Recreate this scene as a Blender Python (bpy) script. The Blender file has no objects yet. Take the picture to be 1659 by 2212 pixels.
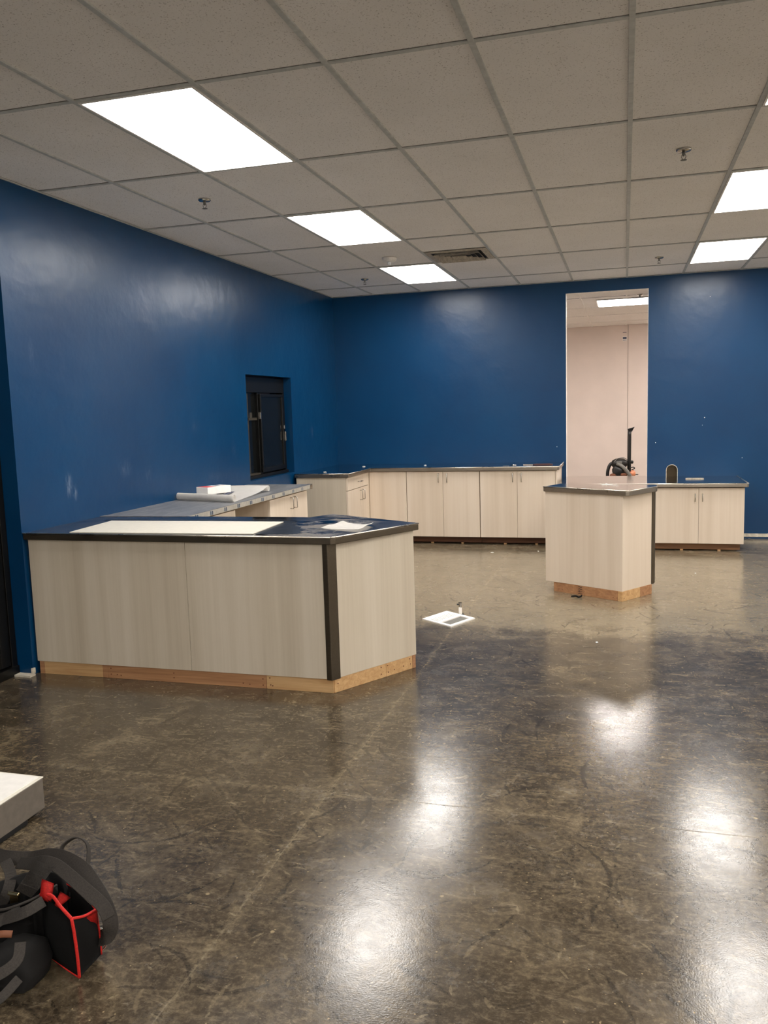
import bpy, bmesh, math, random
from mathutils import Vector, Matrix
random.seed(7)
C = bpy.context.scene.collection
PI = math.pi

# ------------------------------------------------------------------ camera
cam_d = bpy.data.cameras.new('camera')
cam = bpy.data.objects.new('camera', cam_d); C.objects.link(cam)
bpy.context.scene.camera = cam
YAW, PITCH, ROLL = -0.2819, -0.1215, -0.0298
cam_d.sensor_fit = 'HORIZONTAL'; cam_d.sensor_width = 36.0
cam_d.lens = 1803.37 * 36.0 / 1659.0
f_ = Vector((math.sin(YAW)*math.cos(PITCH), math.cos(YAW)*math.cos(PITCH), math.sin(PITCH)))
r0 = Vector((math.cos(YAW), -math.sin(YAW), 0)); u0 = r0.cross(f_)
r_ = math.cos(ROLL)*r0 + math.sin(ROLL)*u0
u_ = -math.sin(ROLL)*r0 + math.cos(ROLL)*u0
CAM = Vector((-0.0211, -2.249, 1.59))
cam.matrix_world = Matrix(((r_.x, u_.x, -f_.x, CAM.x), (r_.y, u_.y, -f_.y, CAM.y), (r_.z, u_.z, -f_.z, CAM.z), (0, 0, 0, 1)))
cam_d.clip_end = 200

# ------------------------------------------------------------------ light and exposure
w = bpy.data.worlds.new('night'); bpy.context.scene.world = w; w.use_nodes = True
w.node_tree.nodes['Background'].inputs[0].default_value = (0.02, 0.022, 0.03, 1)
w.node_tree.nodes['Background'].inputs[1].default_value = 0.3
vs = bpy.context.scene.view_settings
vs.view_transform = 'Standard'; vs.look = 'None'; vs.gamma = 1.0; vs.use_curve_mapping = False
vs.exposure = 0.42
LAMP = 17.0          # radiance of the ceiling panels
LAMP2 = 27.0         # radiance of the back-room fixture
LCOL = (1.0, 0.955, 0.90, 1)

# ------------------------------------------------------------------ room numbers
T = 0.6096
XL, YB, ZC, XR, YF = -3.59, 8.016, 3.02, 5.6, -6.4

# ------------------------------------------------------------------ materials
def s2l(c):
    return tuple(((v/255)/12.92 if v/255 <= .04045 else ((v/255+.055)/1.055)**2.4) for v in c)
class NT:
    def __init__(s, name):
        s.m = bpy.data.materials.new(name); s.m.use_nodes = True
        s.t = s.m.node_tree; s.b = s.t.nodes['Principled BSDF']
    def n(s, kind, **kw):
        nd = s.t.nodes.new(kind)
        for k, v in kw.items():
            if isinstance(k, str) and hasattr(nd, k): setattr(nd, k, v)
        return nd
    def l(s, a, b): s.t.links.new(a, b)
    def coord(s, scale=(1,1,1), rot=(0,0,0), loc=(0,0,0), kind='Object'):
        tc = s.n('ShaderNodeTexCoord'); mp = s.n('ShaderNodeMapping')
        mp.inputs['Scale'].default_value = scale; mp.inputs['Rotation'].default_value = rot; mp.inputs['Location'].default_value = loc
        s.l(tc.outputs[kind], mp.inputs['Vector']); return mp.outputs[0]
    def noise(s, vec, scale, detail=4, rough=.55, dist=0):
        nd = s.n('ShaderNodeTexNoise'); nd.inputs['Scale'].default_value = scale
        nd.inputs['Detail'].default_value = detail; nd.inputs['Roughness'].default_value = rough; nd.inputs['Distortion'].default_value = dist
        s.l(vec, nd.inputs['Vector']); return nd.outputs['Fac']
    def ramp(s, fac, stops, interp='LINEAR'):
        nd = s.n('ShaderNodeValToRGB'); cr = nd.color_ramp; cr.interpolation = interp
        while len(cr.elements) < len(stops): cr.elements.new(.5)
        for e, (p, c) in zip(cr.elements, stops):
            e.position = p; e.color = (*c, 1) if hasattr(c, '__len__') else (c, c, c, 1)
        s.l(fac, nd.inputs[0]); return nd.outputs[0]
    def mix(s, fac, a, b, mode='MIX'):
        nd = s.n('ShaderNodeMix'); nd.data_type = 'RGBA'; nd.blend_type = mode
        for sock, v in ((nd.inputs[0], fac), (nd.inputs[6], a), (nd.inputs[7], b)):
            if hasattr(v, 'default_value') or hasattr(v, 'is_linked'): s.l(v, sock)
            elif hasattr(v, '__len__'): sock.default_value = (*v[:3], 1)
            else: sock.default_value = v
        return nd.outputs[2]
    def math(s, op, a, b=None, clamp=False):
        nd = s.n('ShaderNodeMath'); nd.operation = op; nd.use_clamp = clamp
        for i, v in enumerate((a, b)):
            if v is None: continue
            if hasattr(v, 'is_linked'): s.l(v, nd.inputs[i])
            else: nd.inputs[i].default_value = v
        return nd.outputs[0]
    def bump(s, h, strength=.2, dist=.01):
        nd = s.n('ShaderNodeBump'); nd.inputs['Strength'].default_value = strength; nd.inputs['Distance'].default_value = dist
        s.l(h, nd.inputs['Height']); s.l(nd.outputs[0], s.b.inputs['Normal'])
    def set(s, **kw):
        for k, v in kw.items():
            i = s.b.inputs[k.replace('_', ' ')]
            if hasattr(v, 'is_linked'): s.l(v, i)
            elif hasattr(v, '__len__'): i.default_value = (*v[:3], 1)
            else: i.default_value = v
        return s
    def sep(s, vec):
        nd = s.n('ShaderNodeSeparateXYZ'); s.l(vec, nd.inputs[0]); return nd.outputs

def plain(name, rgb, rough=.5, metal=0, noise=0.06, nscale=30, **kw):
    m = NT(name); v = m.coord(); c = s2l(rgb)
    f = m.noise(v, nscale, 3)
    d = tuple(max(0, x*(1-noise*2)) for x in c); e = tuple(min(1, x*(1+noise*2)) for x in c)
    m.set(Base_Color=m.ramp(f, [(.3, d), (.7, e)]), Roughness=rough, Metallic=metal, **kw)
    return m.m

def m_wall():
    m = NT('blue_paint'); v = m.coord()
    base = m.ramp(m.noise(v, 1.3, 3), [(.3, s2l((0, 53, 93))), (.7, s2l((1, 60, 101)))])
    # dusty rubbed marks low on the left wall, each with a shape of its own
    out = base
    tc = m.coord()
    for (y, z, sy, sz, st) in ((2.52, 1.15, .05, .1, .45), (2.58, 1.10, .035, .07, .4), (3.2, 1.22, .12, .08, .12), (5.0, 1.28, .05, .09, .16),
                               (4.3, 1.5, .1, .05, .10), (2.25, 2.0, .03, .12, .12), (3.5, 1.16, .05, .12, .14), (7.1, 1.35, .05, .1, .10), (4.6, 1.02, .25, .07, .10)):
        mp = m.n('ShaderNodeMapping'); mp.vector_type = 'POINT'
        mp.inputs['Location'].default_value = (0, -y/sy, -z/sz); mp.inputs['Scale'].default_value = (.02, 1/sy, 1/sz)
        m.l(tc, mp.inputs['Vector'])
        ln = m.n('ShaderNodeVectorMath'); ln.operation = 'LENGTH'; m.l(mp.outputs[0], ln.inputs[0])
        g = m.ramp(ln.outputs['Value'], [(.15, 1.0), (1.0, 0.0)])
        nz = m.ramp(m.noise(m.coord((1, 30, 9)), 1.3, 5, .65), [(.42, 0.0), (.68, 1.0)])
        out = m.mix(m.math('MULTIPLY', m.math('MULTIPLY', g, nz), st), out, s2l((165, 178, 195)))
    m.set(Base_Color=out, Roughness=m.math('ADD', .285, m.math('MULTIPLY', m.noise(v, 3.5, 2), .06)), Specular_IOR_Level=.36)
    h = m.math('ADD', m.math('MULTIPLY', m.noise(v, 5, 3), 1.0), m.math('MULTIPLY', m.noise(v, 90, 3), .05))
    m.bump(h, .5, .008)
    return m.m
def m_floor():
    m = NT('polished_concrete'); v = m.coord()
    xyz = m.sep(v)
    def rp(f, *st): return m.ramp(f, list(st))
    def mul(*a):
        r = a[0]
        for q in a[1:]: r = m.math('MULTIPLY', r, q)
        return r
    def stroke(scale, L, wd, dens, off, curve=1.2, arc=6.3):
        """short curved marks, one in some of the cells, each with its own direction and length"""
        vec = m.coord((scale, scale, 0), (0, 0, off), (off*3.1, off*1.7, 0))
        wp = m.n('ShaderNodeTexVoronoi'); wp.voronoi_dimensions = '2D'; wp.inputs['Scale'].default_value = 1.0; wp.inputs['Randomness'].default_value = 1.0
        m.l(vec, wp.inputs['Vector'])
        sb = m.n('ShaderNodeVectorMath'); sb.operation = 'SUBTRACT'; m.l(vec, sb.inputs[0]); m.l(wp.outputs['Position'], sb.inputs[1])
        col = m.n('ShaderNodeSeparateColor'); m.l(wp.outputs['Color'], col.inputs[0])
        rt = m.n('ShaderNodeVectorRotate'); rt.rotation_type = 'Z_AXIS'; m.l(sb.outputs[0], rt.inputs['Vector'])
        m.l(m.math('MULTIPLY', col.outputs[0], arc), rt.inputs['Angle'])
        q = m.sep(rt.outputs[0])
        cv = m.math('MULTIPLY', m.math('SUBTRACT', col.outputs[2], .5), curve*2/(L*scale)*.35)
        yy = m.math('ADD', q[1], mul(m.math('MULTIPLY', q[0], q[0]), cv))
        wob = m.math('MULTIPLY', m.math('SUBTRACT', m.noise(vec, 14/scale*2, 3, .7), .5), wd*scale*2.2)
        dy = m.math('ABSOLUTE', m.math('ADD', yy, wob)); dx = m.math('ABSOLUTE', q[0])
        ln = m.math('MULTIPLY', m.math('ADD', m.math('MULTIPLY', col.outputs[2], .8), .4), L*scale)
        mx = m.math('SUBTRACT', 1.0, m.math('DIVIDE', dx, ln), clamp=True)
        mx = m.math('POWER', mx, .5)
        my = m.math('SUBTRACT', 1.0, m.math('DIVIDE', dy, m.math('MULTIPLY', mx, wd*scale)), clamp=True)
        pk = m.math('MULTIPLY', m.math('LESS_THAN', col.outputs[1], dens), m.math('GREATER_THAN', mx, .02))
        brk = rp(m.noise(v, 60, 3, .7), (.34, 0.25), (.5, 1.0))
        return mul(m.math('MULTIPLY', my, 2.2, clamp=True), pk, brk)
    big = m.noise(v, .8, 4, .6)
    mid = m.noise(v, 3.6, 10, .74, .8)
    fine = m.noise(v, 42, 8, .75)
    base = rp(mid, (.34, s2l((40, 33, 25))), (.46, s2l((70, 60, 47))), (.54, s2l((96, 84, 66))), (.66, s2l((146, 131, 105))))
    base = m.mix(.42, base, rp(fine, (.38, s2l((38, 31, 23))), (.5, s2l((84, 73, 57))), (.62, s2l((150, 134, 107)))))
    base = m.mix(mul(rp(big, (.35, 0.0), (.65, 1.0)), .45), base, s2l((72, 62, 50)))
    ed = m.math('ADD', xyz[1], m.math('MULTIPLY', m.math('SUBTRACT', m.noise(v, 2.6, 7, .72), .5), 2.0))
    clean_sheen = rp(m.math('MULTIPLY', m.math('SUBTRACT', ed, 3.3), .9), (0.0, 0.0), (.5, 1.0))
    base = m.mix(mul(clean_sheen, .52), base, s2l((156, 143, 118)))  # paler far zone: cleaner concrete, with the grazing reflection put into the colour
    # dark grey rubbed band in front of the pale far zone
    b1 = rp(m.math('MULTIPLY', m.math('SUBTRACT', ed, 1.2), .42), (0.0, 0.0), (.35, 1.0), (.92, 1.0), (1.0, 0.0))
    sc = rp(m.noise(m.coord((1.0, 2.2, 1), (0, 0, .35)), 3.2, 10, .78, .6), (.44, 0.0), (.60, 1.0))
    base = m.mix(mul(b1, sc, .62), base, s2l((50, 48, 46)))
    b2 = rp(m.math('MULTIPLY', m.math('SUBTRACT', ed, 6.4), 1.0), (.1, 0.0), (.5, 1.0))
    s2 = rp(m.noise(m.coord((1, 3, 1)), 3.2, 8, .75), (.45, 0.0), (.56, 1.0))
    base = m.mix(mul(b2, s2, .6), base, s2l((50, 43, 34)))
    # pale trowel smears
    for ang, off in ((.2, 1.1), (-.6, 6.3), (1.1, 11.0)):
        st = rp(m.noise(m.coord((1, 3.2, 1), (0, 0, ang), (off, off*3, 0)), 6.5, 9, .78, .8), (.56, 0.0), (.70, 1.0))
        base = m.mix(mul(st, .42), base, s2l((172, 156, 128)))
    # scuffs and scratches
    base = m.mix(mul(stroke(1.9, .17, .013, .8, 1.3), .6), base, s2l((30, 26, 22)))
    base = m.mix(mul(stroke(3.1, .12, .012, .75, 4.1), .55), base, s2l((32, 28, 24)))
    base = m.mix(mul(stroke(5.5, .07, .009, .65, 7.7), .5), base, s2l((36, 31, 26)))
    base = m.mix(mul(stroke(1.4, .22, .012, .4, 2.2), .38), base, s2l((44, 40, 36)))
    base = m.mix(mul(stroke(4.2, .05, .010, .35, 9.2, .35), .22), base, s2l((176, 158, 126)))
    base = m.mix(mul(stroke(9.0, .022, .006, .45, 5.9, .3), .3), base, s2l((184, 168, 136)))
    # aggregate flecks and dots of dried compound
    fl = rp(m.noise(v, 75, 3, .6), (.66, 0.0), (.72, 1.0))
    base = m.mix(mul(fl, rp(m.noise(v, 2.2, 4, .6), (.42, .15), (.6, .8)), .6), base, s2l((196, 178, 142)))
    for sc_, th, sz, am, cc in ((55, .90, .26, .55, (205, 182, 140)), (17, .965, .22, .7, (186, 166, 128))):
        vo = m.n('ShaderNodeTexVoronoi'); vo.inputs['Scale'].default_value = sc_; m.l(v, vo.inputs['Vector'])
        dd = m.math('ADD', vo.outputs['Distance'], m.math('MULTIPLY', m.noise(v, sc_*4, 3), .22))
        sp = rp(dd, (sz-.03, 1.0), (sz+.03, 0.0))
        cl = m.n('ShaderNodeSeparateColor'); m.l(vo.outputs['Color'], cl.inputs[0])
        base = m.mix(mul(sp, rp(cl.outputs[0], (th, 0.0), (th+.005, 1.0)), am), base, s2l(cc))
    # control joints and the pale dust beside them
    jt = None
    for ax, val, k in ((0, -1.21, 1.0), (1, .885, .8), (0, .83, .45)):
        wob = m.math('MULTIPLY', m.math('SUBTRACT', m.noise(v, 9, 3), .5), .016)
        d = m.math('ABSOLUTE', m.math('ADD', m.math('SUBTRACT', xyz[ax], val), wob))
        dust = rp(d, (.0, 1.0), (.035, 0.0))
        dn = rp(m.noise(v, 34, 5, .75), (.46, 0.0), (.62, 1.0))
        base = m.mix(mul(dust, dn, .55*k), base, s2l((168, 152, 122)))
        line = rp(d, (.0015, 1.0), (.004, 0.0))
        lb = rp(m.noise(v, 2.6, 5, .7), (.38, .1), (.58, 1.0))
        base = m.mix(mul(line, lb, .34*k), base, s2l((170, 155, 128)))
        jt = line if jt is None else m.math('MAXIMUM', jt, line)
    base = m.mix(mul(m.math('SUBTRACT', 1.0, clean_sheen), .2), base, (.004, .003, .002))
    rr = rp(m.noise(v, 5, 8, .75), (.35, .16), (.5, .22), (.65, .34))
    m.set(Base_Color=base, Roughness=rr, Specular_IOR_Level=.22, Coat_Weight=.5, Coat_Roughness=rp(m.noise(v, 8, 7, .75), (.4, .06), (.62, .15)), Coat_IOR=1.5)
    h = m.math('ADD', m.math('MULTIPLY', m.noise(v, 170, 3, .6), .42), m.math('MULTIPLY', m.noise(v, 12, 7, .7), .8))
    h = m.math('SUBTRACT', h, m.math('MULTIPLY', jt, .3))
    nd = m.n('ShaderNodeBump'); nd.inputs['Strength'].default_value = .26; nd.inputs['Distance'].default_value = .0022
    m.l(h, nd.inputs['Height']); m.l(nd.outputs[0], m.b.inputs['Normal']); m.l(nd.outputs[0], m.b.inputs['Coat Normal'])
    return m.m
def m_laminate(name='grey_cream_woodgrain_laminate', a=(192, 179, 158), b=(207, 195, 175), c=(218, 207, 189)):
    m = NT(name)
    f1 = m.noise(m.coord((4, 4, .12)), 1.6, 6, .62)
    f2 = m.noise(m.coord((60, 60, .5)), 1.5, 4, .65)
    col = m.ramp(f1, [(.3, s2l(a)), (.5, s2l(b)), (.7, s2l(c))])
    col = m.mix(.12, col, m.ramp(f2, [(.35, s2l(a)), (.65, s2l(c))]))
    m.set(Base_Color=col, Roughness=.42, Specular_IOR_Level=.35)
    m.bump(f2, .08, .002)
    return m.m
def m_pine(name, a, b, ax=0):
    m = NT(name)
    sc = [26, 26, 26]; sc[ax] = 1.6
    f = m.noise(m.coord(tuple(sc)), 1.4, 5, .6, .8)
    col = m.ramp(f, [(.3, s2l(a)), (.7, s2l(b))])
    kn = m.n('ShaderNodeTexVoronoi'); kn.inputs['Scale'].default_value = 4.5; m.l(m.coord((1, 1, 2)), kn.inputs['Vector'])
    col = m.mix(m.ramp(kn.outputs['Distance'], [(.05, .75), (.11, 0.0)]), col, s2l((104, 58, 28)))
    m.set(Base_Color=col, Roughness=.6)
    m.bump(f, .15, .002)
    return m.m
def m_steel(name, rgb, rough=.2, residue=0.0, res_rgb=(112, 105, 95), region=None):
    m = NT(name); v = m.coord()
    br = m.noise(m.coord((3, 90, 90)), 1.2, 3, .6)
    col = m.ramp(br, [(.3, tuple(x*.9 for x in s2l(rgb))), (.7, s2l(rgb))])
    rg = m.ramp(m.noise(v, 5, 4), [(.3, rough*.75), (.7, rough*1.25)])
    met = 1.0
    if residue:
        n1 = m.ramp(m.noise(m.coord((1.1, 2.6, 1), (0, 0, -.3)), 2.1, 7, .7, 1.2), [(.42, 0.0), (.54, 1.0)])
        msk = m.math('MULTIPLY', n1, residue)
        if region:
            x0, x1 = region; xx = m.sep(v)[0]
            g = m.math('MULTIPLY', m.ramp(m.math('MULTIPLY', m.math('SUBTRACT', xx, x0), 4), [(0, 0.0), (1, 1.0)]),
                       m.ramp(m.math('MULTIPLY', m.math('SUBTRACT', x1, xx), 4), [(0, 0.0), (1, 1.0)]))
            msk = m.math('MULTIPLY', msk, m.math('ADD', m.math('MULTIPLY', g, .85), .15))
        col = m.mix(msk, col, s2l(res_rgb))
        rg = m.math('ADD', rg, m.math('MULTIPLY', msk, .35))
        met = m.math('SUBTRACT', 1.0, msk)
    m.set(Base_Color=col, Roughness=rg, Metallic=met)
    m.bump(m.noise(v, 7, 3), .06, .002)
    return m.m
def m_tile():
    m = NT('mineral_fibre_tile'); v = m.coord()
    base = m.ramp(m.noise(v, 2, 3), [(.3, s2l((236, 233, 229))), (.7, s2l((242, 239, 236)))])
    pin = m.ramp(m.noise(m.coord((1, 1, 1)), 130, 3, .6), [(.60, 0.0), (.68, 1.0)])
    base = m.mix(m.math('MULTIPLY', pin, .55), base, s2l((110, 98, 84)))
    m.set(Base_Color=base, Roughness=.95, Specular_IOR_Level=.1)
    m.bump(m.noise(v, 120, 4), .35, .003)
    return m.m
def m_emit(name, col, strength):
    m = NT(name); m.t.nodes.remove(m.b); e = m.n('ShaderNodeEmission')
    f = m.noise(m.coord(), 3, 2)
    c = m.mix(f, tuple(x*.98 for x in col[:3]), col[:3])
    m.l(c, e.inputs[0]); e.inputs[1].default_value = strength
    m.l(e.outputs[0], m.t.nodes['Material Output'].inputs[0]); return m.m
def m_glass(name):
    m = NT(name); v = m.coord()
    m.set(Base_Color=m.ramp(m.noise(v, 2), [(.3, (.008, .010, .010)), (.7, (.016, .018, .018))]),
          Roughness=m.ramp(m.noise(m.coord((1, 6, 3)), 4, 5, .7), [(.4, .02), (.75, .12)]), Transmission_Weight=.6, Specular_IOR_Level=.4, IOR=1.45)
    return m.m
def m_film():
    m = NT('grey_protective_film'); v = m.coord()
    c = m.ramp(m.noise(m.coord((3, .8, 1), (0, 0, .2)), 3.4, 7, .75, 1.0), [(.3, s2l((98, 101, 108))), (.5, s2l((128, 130, 134))), (.7, s2l((158, 157, 156)))])
    m.set(Base_Color=c, Roughness=.38, Metallic=.25, Specular_IOR_Level=.5)
    m.bump(m.noise(m.coord((2, 8, 1)), 6, 4, .6), .35, .004)
    return m.m

M = {}
M['wall'] = m_wall(); M['floor'] = m_floor(); M['tile'] = m_tile()
M['lam'] = m_laminate()
M['lam2'] = m_laminate('pale_cream_woodgrain_laminate', (211, 194, 173), (222, 206, 187), (231, 217, 200))
M['pine'] = m_pine('yellow_pine', (188, 144, 94), (218, 180, 130), 0)
M['pinered'] = m_pine('reddish_pine', (152, 106, 72), (190, 143, 102), 0)
M['pinedark2'] = m_pine('mid_brown_pine', (104, 70, 42), (146, 104, 66), 0)  # mid brown pine for the low cabinet's base board
M['rim_highlight'] = m_steel('stainless_rim_highlight', (226, 218, 206), .3)  # brighter steel: the highlight line along the rim is put into its colour
M['pinedark'] = m_pine('dark_brown_pine', (72, 42, 24), (112, 70, 42), 0)  # darker brown pine for the rear base boards
M['steel_dark'] = m_steel('dark_stainless_top', (138, 138, 142), .12, .85, (104, 97, 88), (.10, .72))
M['steel_edge_dark'] = m_steel('dark_stainless_edge', (108, 99, 86), .45)
M['steel'] = m_steel('brushed_stainless_top', (206, 202, 198), .11)
M['steel_edge'] = m_steel('brushed_stainless_edge', (162, 153, 142), .34)
M['film'] = m_film()
M['film_edge'] = plain('pale_film_on_edge', (176, 172, 162), .4, .1)
M['filmblue'] = plain('blue_print', (62, 84, 112), .5)
M['grid'] = plain('white_painted_grid', (188, 190, 186), .5)
M['white'] = plain('white_paint', (236, 232, 226), .55)
M['backwall'] = plain('pinkish_white_paint', (226, 212, 202), .6, noise=.02, nscale=2)
M['paper'] = plain('white_paper', (246, 243, 238), .7, noise=.02)
M['board'] = plain('white_hardboard', (232, 226, 212), .35, noise=.02)
M['black'] = plain('black_anodised', (15, 15, 14), .34, .2)
M['blackp'] = plain('black_plastic', (26, 25, 24), .5)
M['chrome'] = plain('satin_chrome', (190, 186, 180), .22, 1.0)
M['brass'] = plain('brassy_nickel', (205, 180, 130), .22, 1.0)
M['emit'] = m_emit('lit_diffuser', LCOL, LAMP)
M['emit2'] = m_emit('lit_back_room_diffuser', (1, .93, .88), LAMP2)
M['glass'] = m_glass('dark_smeared_glass')
M['nylon'] = plain('black_nylon_webbing', (46, 41, 36), .8, nscale=260, noise=.2)
M['canvas'] = plain('black_canvas', (13, 11, 10), .85, nscale=200, noise=.15)
M['red'] = plain('red_binding', (196, 30, 22), .7, nscale=200, noise=.12)
M['redcard'] = plain('red_print', (205, 62, 66), .6)
M['leather'] = plain('brown_leather', (110, 64, 38), .65)
M['ink'] = plain('grey_blue_ink', (88, 92, 112), .7)
M['orange'] = plain('orange_plastic', (226, 146, 108), .45)
M['greyp'] = plain('grey_plastic', (112, 110, 104), .5)
M['cavity'] = plain('brown_wall_cavity', (112, 96, 72), .8)
M['drywall'] = plain('bare_drywall_paper', (206, 198, 182), .85, noise=.12, nscale=25)
M['clear'] = plain('clear_lens', (220, 224, 228), .08)
M['dustwhite'] = plain('dusty_white_metal', (176, 168, 154), .7, noise=.15, nscale=40)
M['box_shade_seam'] = plain('grey_box_shade_and_seam', (112, 104, 94), .6)  # box sides with their shading put into the grey; also the wall seam
M['rubber'] = plain('black_rubber', (12, 12, 12), .7)
M['maroon'] = plain('dark_maroon_plastic', (64, 34, 36), .45)

# ------------------------------------------------------------------ mesh helpers
def bm_new(): return bmesh.new()
def box(bm, x0, x1, y0, y1, z0, z1):
    vs_ = [bm.verts.new((x, y, z)) for z in (z0, z1) for y in (y0, y1) for x in (x0, x1)]
    for q in ((0, 2, 3, 1), (4, 5, 7, 6), (0, 1, 5, 4), (2, 6, 7, 3), (0, 4, 6, 2), (1, 3, 7, 5)):
        bm.faces.new([vs_[i] for i in q])
    return bm
def prism(bm, pts, z0, z1):
    a = [bm.verts.new((p[0], p[1], z0)) for p in pts]; b = [bm.verts.new((p[0], p[1], z1)) for p in pts]
    n = len(pts)
    bm.faces.new(a[::-1]); bm.faces.new(b)
    for i in range(n): bm.faces.new((a[i], a[(i+1) % n], b[(i+1) % n], b[i]))
    return bm
def slab(bm, p, q, t, z0, z1, side=1):
    """upright board from p to q, thickness t towards the left (side=1) or right of p->q"""
    d = Vector((q[0]-p[0], q[1]-p[1])); d.normalize(); nrm = Vector((-d.y, d.x))*side*t
    return prism(bm, [p, q, (q[0]+nrm.x, q[1]+nrm.y), (p[0]+nrm.x, p[1]+nrm.y)], z0, z1)
def extr(bm, pts, axis, a, b):
    """prism of a 2-D outline extruded along axis 0 (pts = y,z) or 1 (pts = x,z)"""
    def mk(p, t): return (t, p[0], p[1]) if axis == 0 else (p[0], t, p[1])
    A = [bm.verts.new(mk(p, a)) for p in pts]; B = [bm.verts.new(mk(p, b)) for p in pts]; n = len(pts)
    bm.faces.new(A); bm.faces.new(B[::-1])
    for i in range(n): bm.faces.new((A[i], B[i], B[(i+1) % n], A[(i+1) % n]))
    return bm
def smooth_path(pts, n=8):
    P = [Vector(p) for p in pts]; out = []
    for i in range(len(P)-1):
        p0, p1, p2, p3 = P[max(i-1, 0)], P[i], P[i+1], P[min(i+2, len(P)-1)]
        for k in range(n):
            t = k/n
            out.append(.5*((2*p1)+(p2-p0)*t+(2*p0-5*p1+4*p2-p3)*t*t+(3*p1-p0-3*p2+p3)*t**3))
    out.append(P[-1]); return out
def tube(bm, pts, r, seg=12, cap=True):
    P = [Vector(p) for p in pts]; R = r if hasattr(r, '__len__') else [r]*len(P)
    rings = []; up = None
    for i, p in enumerate(P):
        d = (P[min(i+1, len(P)-1)]-P[max(i-1, 0)]).normalized()
        if up is None: up = Vector((0, 0, 1)) if abs(d.z) < .9 else Vector((1, 0, 0))
        a = d.cross(up).normalized(); b = a.cross(d).normalized(); up = b
        rings.append([bm.verts.new(p+(a*math.cos(2*PI*k/seg)+b*math.sin(2*PI*k/seg))*R[i]) for k in range(seg)])
    for A, B in zip(rings, rings[1:]):
        for k in range(seg): bm.faces.new((A[k], A[(k+1) % seg], B[(k+1) % seg], B[k]))
    if cap: bm.faces.new(rings[0][::-1]); bm.faces.new(rings[-1])
    return bm
def ribbon(bm, pts, width, thick, wdir):
    """flat strap following pts; width runs along wdir made square to the path"""
    P = [Vector(p) for p in pts]; W = wdir if isinstance(wdir, list) else [wdir]*len(P); rings = []
    for i, p in enumerate(P):
        d = (P[min(i+1, len(P)-1)]-P[max(i-1, 0)]).normalized()
        wv = Vector(W[i]) if W[i] is not None else d.cross(Vector((.5, -.62, .60))); wv = (wv - d*wv.dot(d)).normalized(); nv = d.cross(wv).normalized()
        a = wv*width/2; b = nv*thick/2
        rings.append([bm.verts.new(p+s) for s in (a+b, a-b, -a-b, -a+b)])
    for A, B in zip(rings, rings[1:]):
        for k in range(4): bm.faces.new((A[k], A[(k+1) % 4], B[(k+1) % 4], B[k]))
    bm.faces.new(rings[0][::-1]); bm.faces.new(rings[-1]); return bm
def lathe(bm, prof, c=(0, 0, 0), seg=24):
    rings = [[bm.verts.new((c[0]+r*math.cos(2*PI*k/seg), c[1]+r*math.sin(2*PI*k/seg), c[2]+z)) for k in range(seg)] for r, z in prof]
    for A, B in zip(rings, rings[1:]):
        for k in range(seg): bm.faces.new((A[k], A[(k+1) % seg], B[(k+1) % seg], B[k]))
    bm.faces.new(rings[0][::-1]); bm.faces.new(rings[-1]); return bm
def wloc(o):
    v = Vector((0, 0, 0))
    while o is not None: v += o.location; o = o.parent
    return v
def obj(name, bm, mat, parent=None, origin=None, bevel=0, smooth=False, label=None):
    """one mesh object; vertices are given in room coordinates"""
    bmesh.ops.recalc_face_normals(bm, faces=bm.faces)
    base = wloc(parent) if parent else Vector((0, 0, 0))
    org = Vector(origin) if origin is not None else base
    bmesh.ops.translate(bm, vec=-org, verts=bm.verts)
    me = bpy.data.meshes.new(name); bm.to_mesh(me); bm.free()
    if smooth:
        for p in me.polygons: p.use_smooth = True
    o = bpy.data.objects.new(name, me); C.objects.link(o)
    for mm in (mat if isinstance(mat, list) else [mat]): me.materials.append(mm)
    if parent: o.parent = parent
    o.location = org-base
    if bevel:
        b = o.modifiers.new('bevel', 'BEVEL'); b.width = bevel; b.segments = 2; b.limit_method = 'ANGLE'
    if label: o['label'] = label
    return o
def obj_split(name, bm, mat, parent=None, **kw):
    """the same, but every loose piece becomes an object of its own"""
    bm.verts.ensure_lookup_table(); left = set(bm.verts); out = []
    while left:
        st = [left.pop()]; isl = set(st)
        while st:
            for e in st.pop().link_edges:
                for q in e.verts:
                    if q in left: left.discard(q); isl.add(q); st.append(q)
        nb = bmesh.new(); mp = {v: nb.verts.new(v.co) for v in isl}
        for f in bm.faces:
            if f.verts[0] in isl: nb.faces.new([mp[v] for v in f.verts])
        out.append(obj(name, nb, mat, parent, **kw))
    bm.free(); return out
def thing(name, label, cat, loc=(0, 0, 0), group=None):
    o = bpy.data.objects.new(name, None); C.objects.link(o); o.location = loc; o.empty_display_size = .1
    o['label'] = label; o['category'] = cat
    if group: o['group'] = group
    return o
def tag(o, label, cat, group=None):
    o['label'] = label; o['category'] = cat
    if group: o['group'] = group
    return o
def struct(name, bm, mat, **kw):
    o = obj(name, bm, mat, **kw)
    if not o.parent: o['kind'] = 'structure'
    return o
def dup(root, loc, label, group=None):
    r = root.copy(); C.objects.link(r); r.location = loc; r['label'] = label
    if group: r['group'] = group
    for ch in list(root.children):
        c = ch.copy(); C.objects.link(c); c.parent = r
        for g in list(ch.children):
            d = g.copy(); C.objects.link(d); d.parent = c
    return r

# ------------------------------------------------------------------ the room
YR = 14.2            # far wall of the back room
DX0, DX1, DZ = -.692, .24, 2.885      # doorway in the back wall
WY0, WY1, WZ0, WZ1 = 5.34, 6.50, .925, 1.978   # window in the left wall
JY = 2.03            # where the left wall ends at the storefront recess
struct('floor', box(bm_new(), -4.2, XR+.2, YF-.2, YR+.2, -.12, 0), M['floor'])
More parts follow.
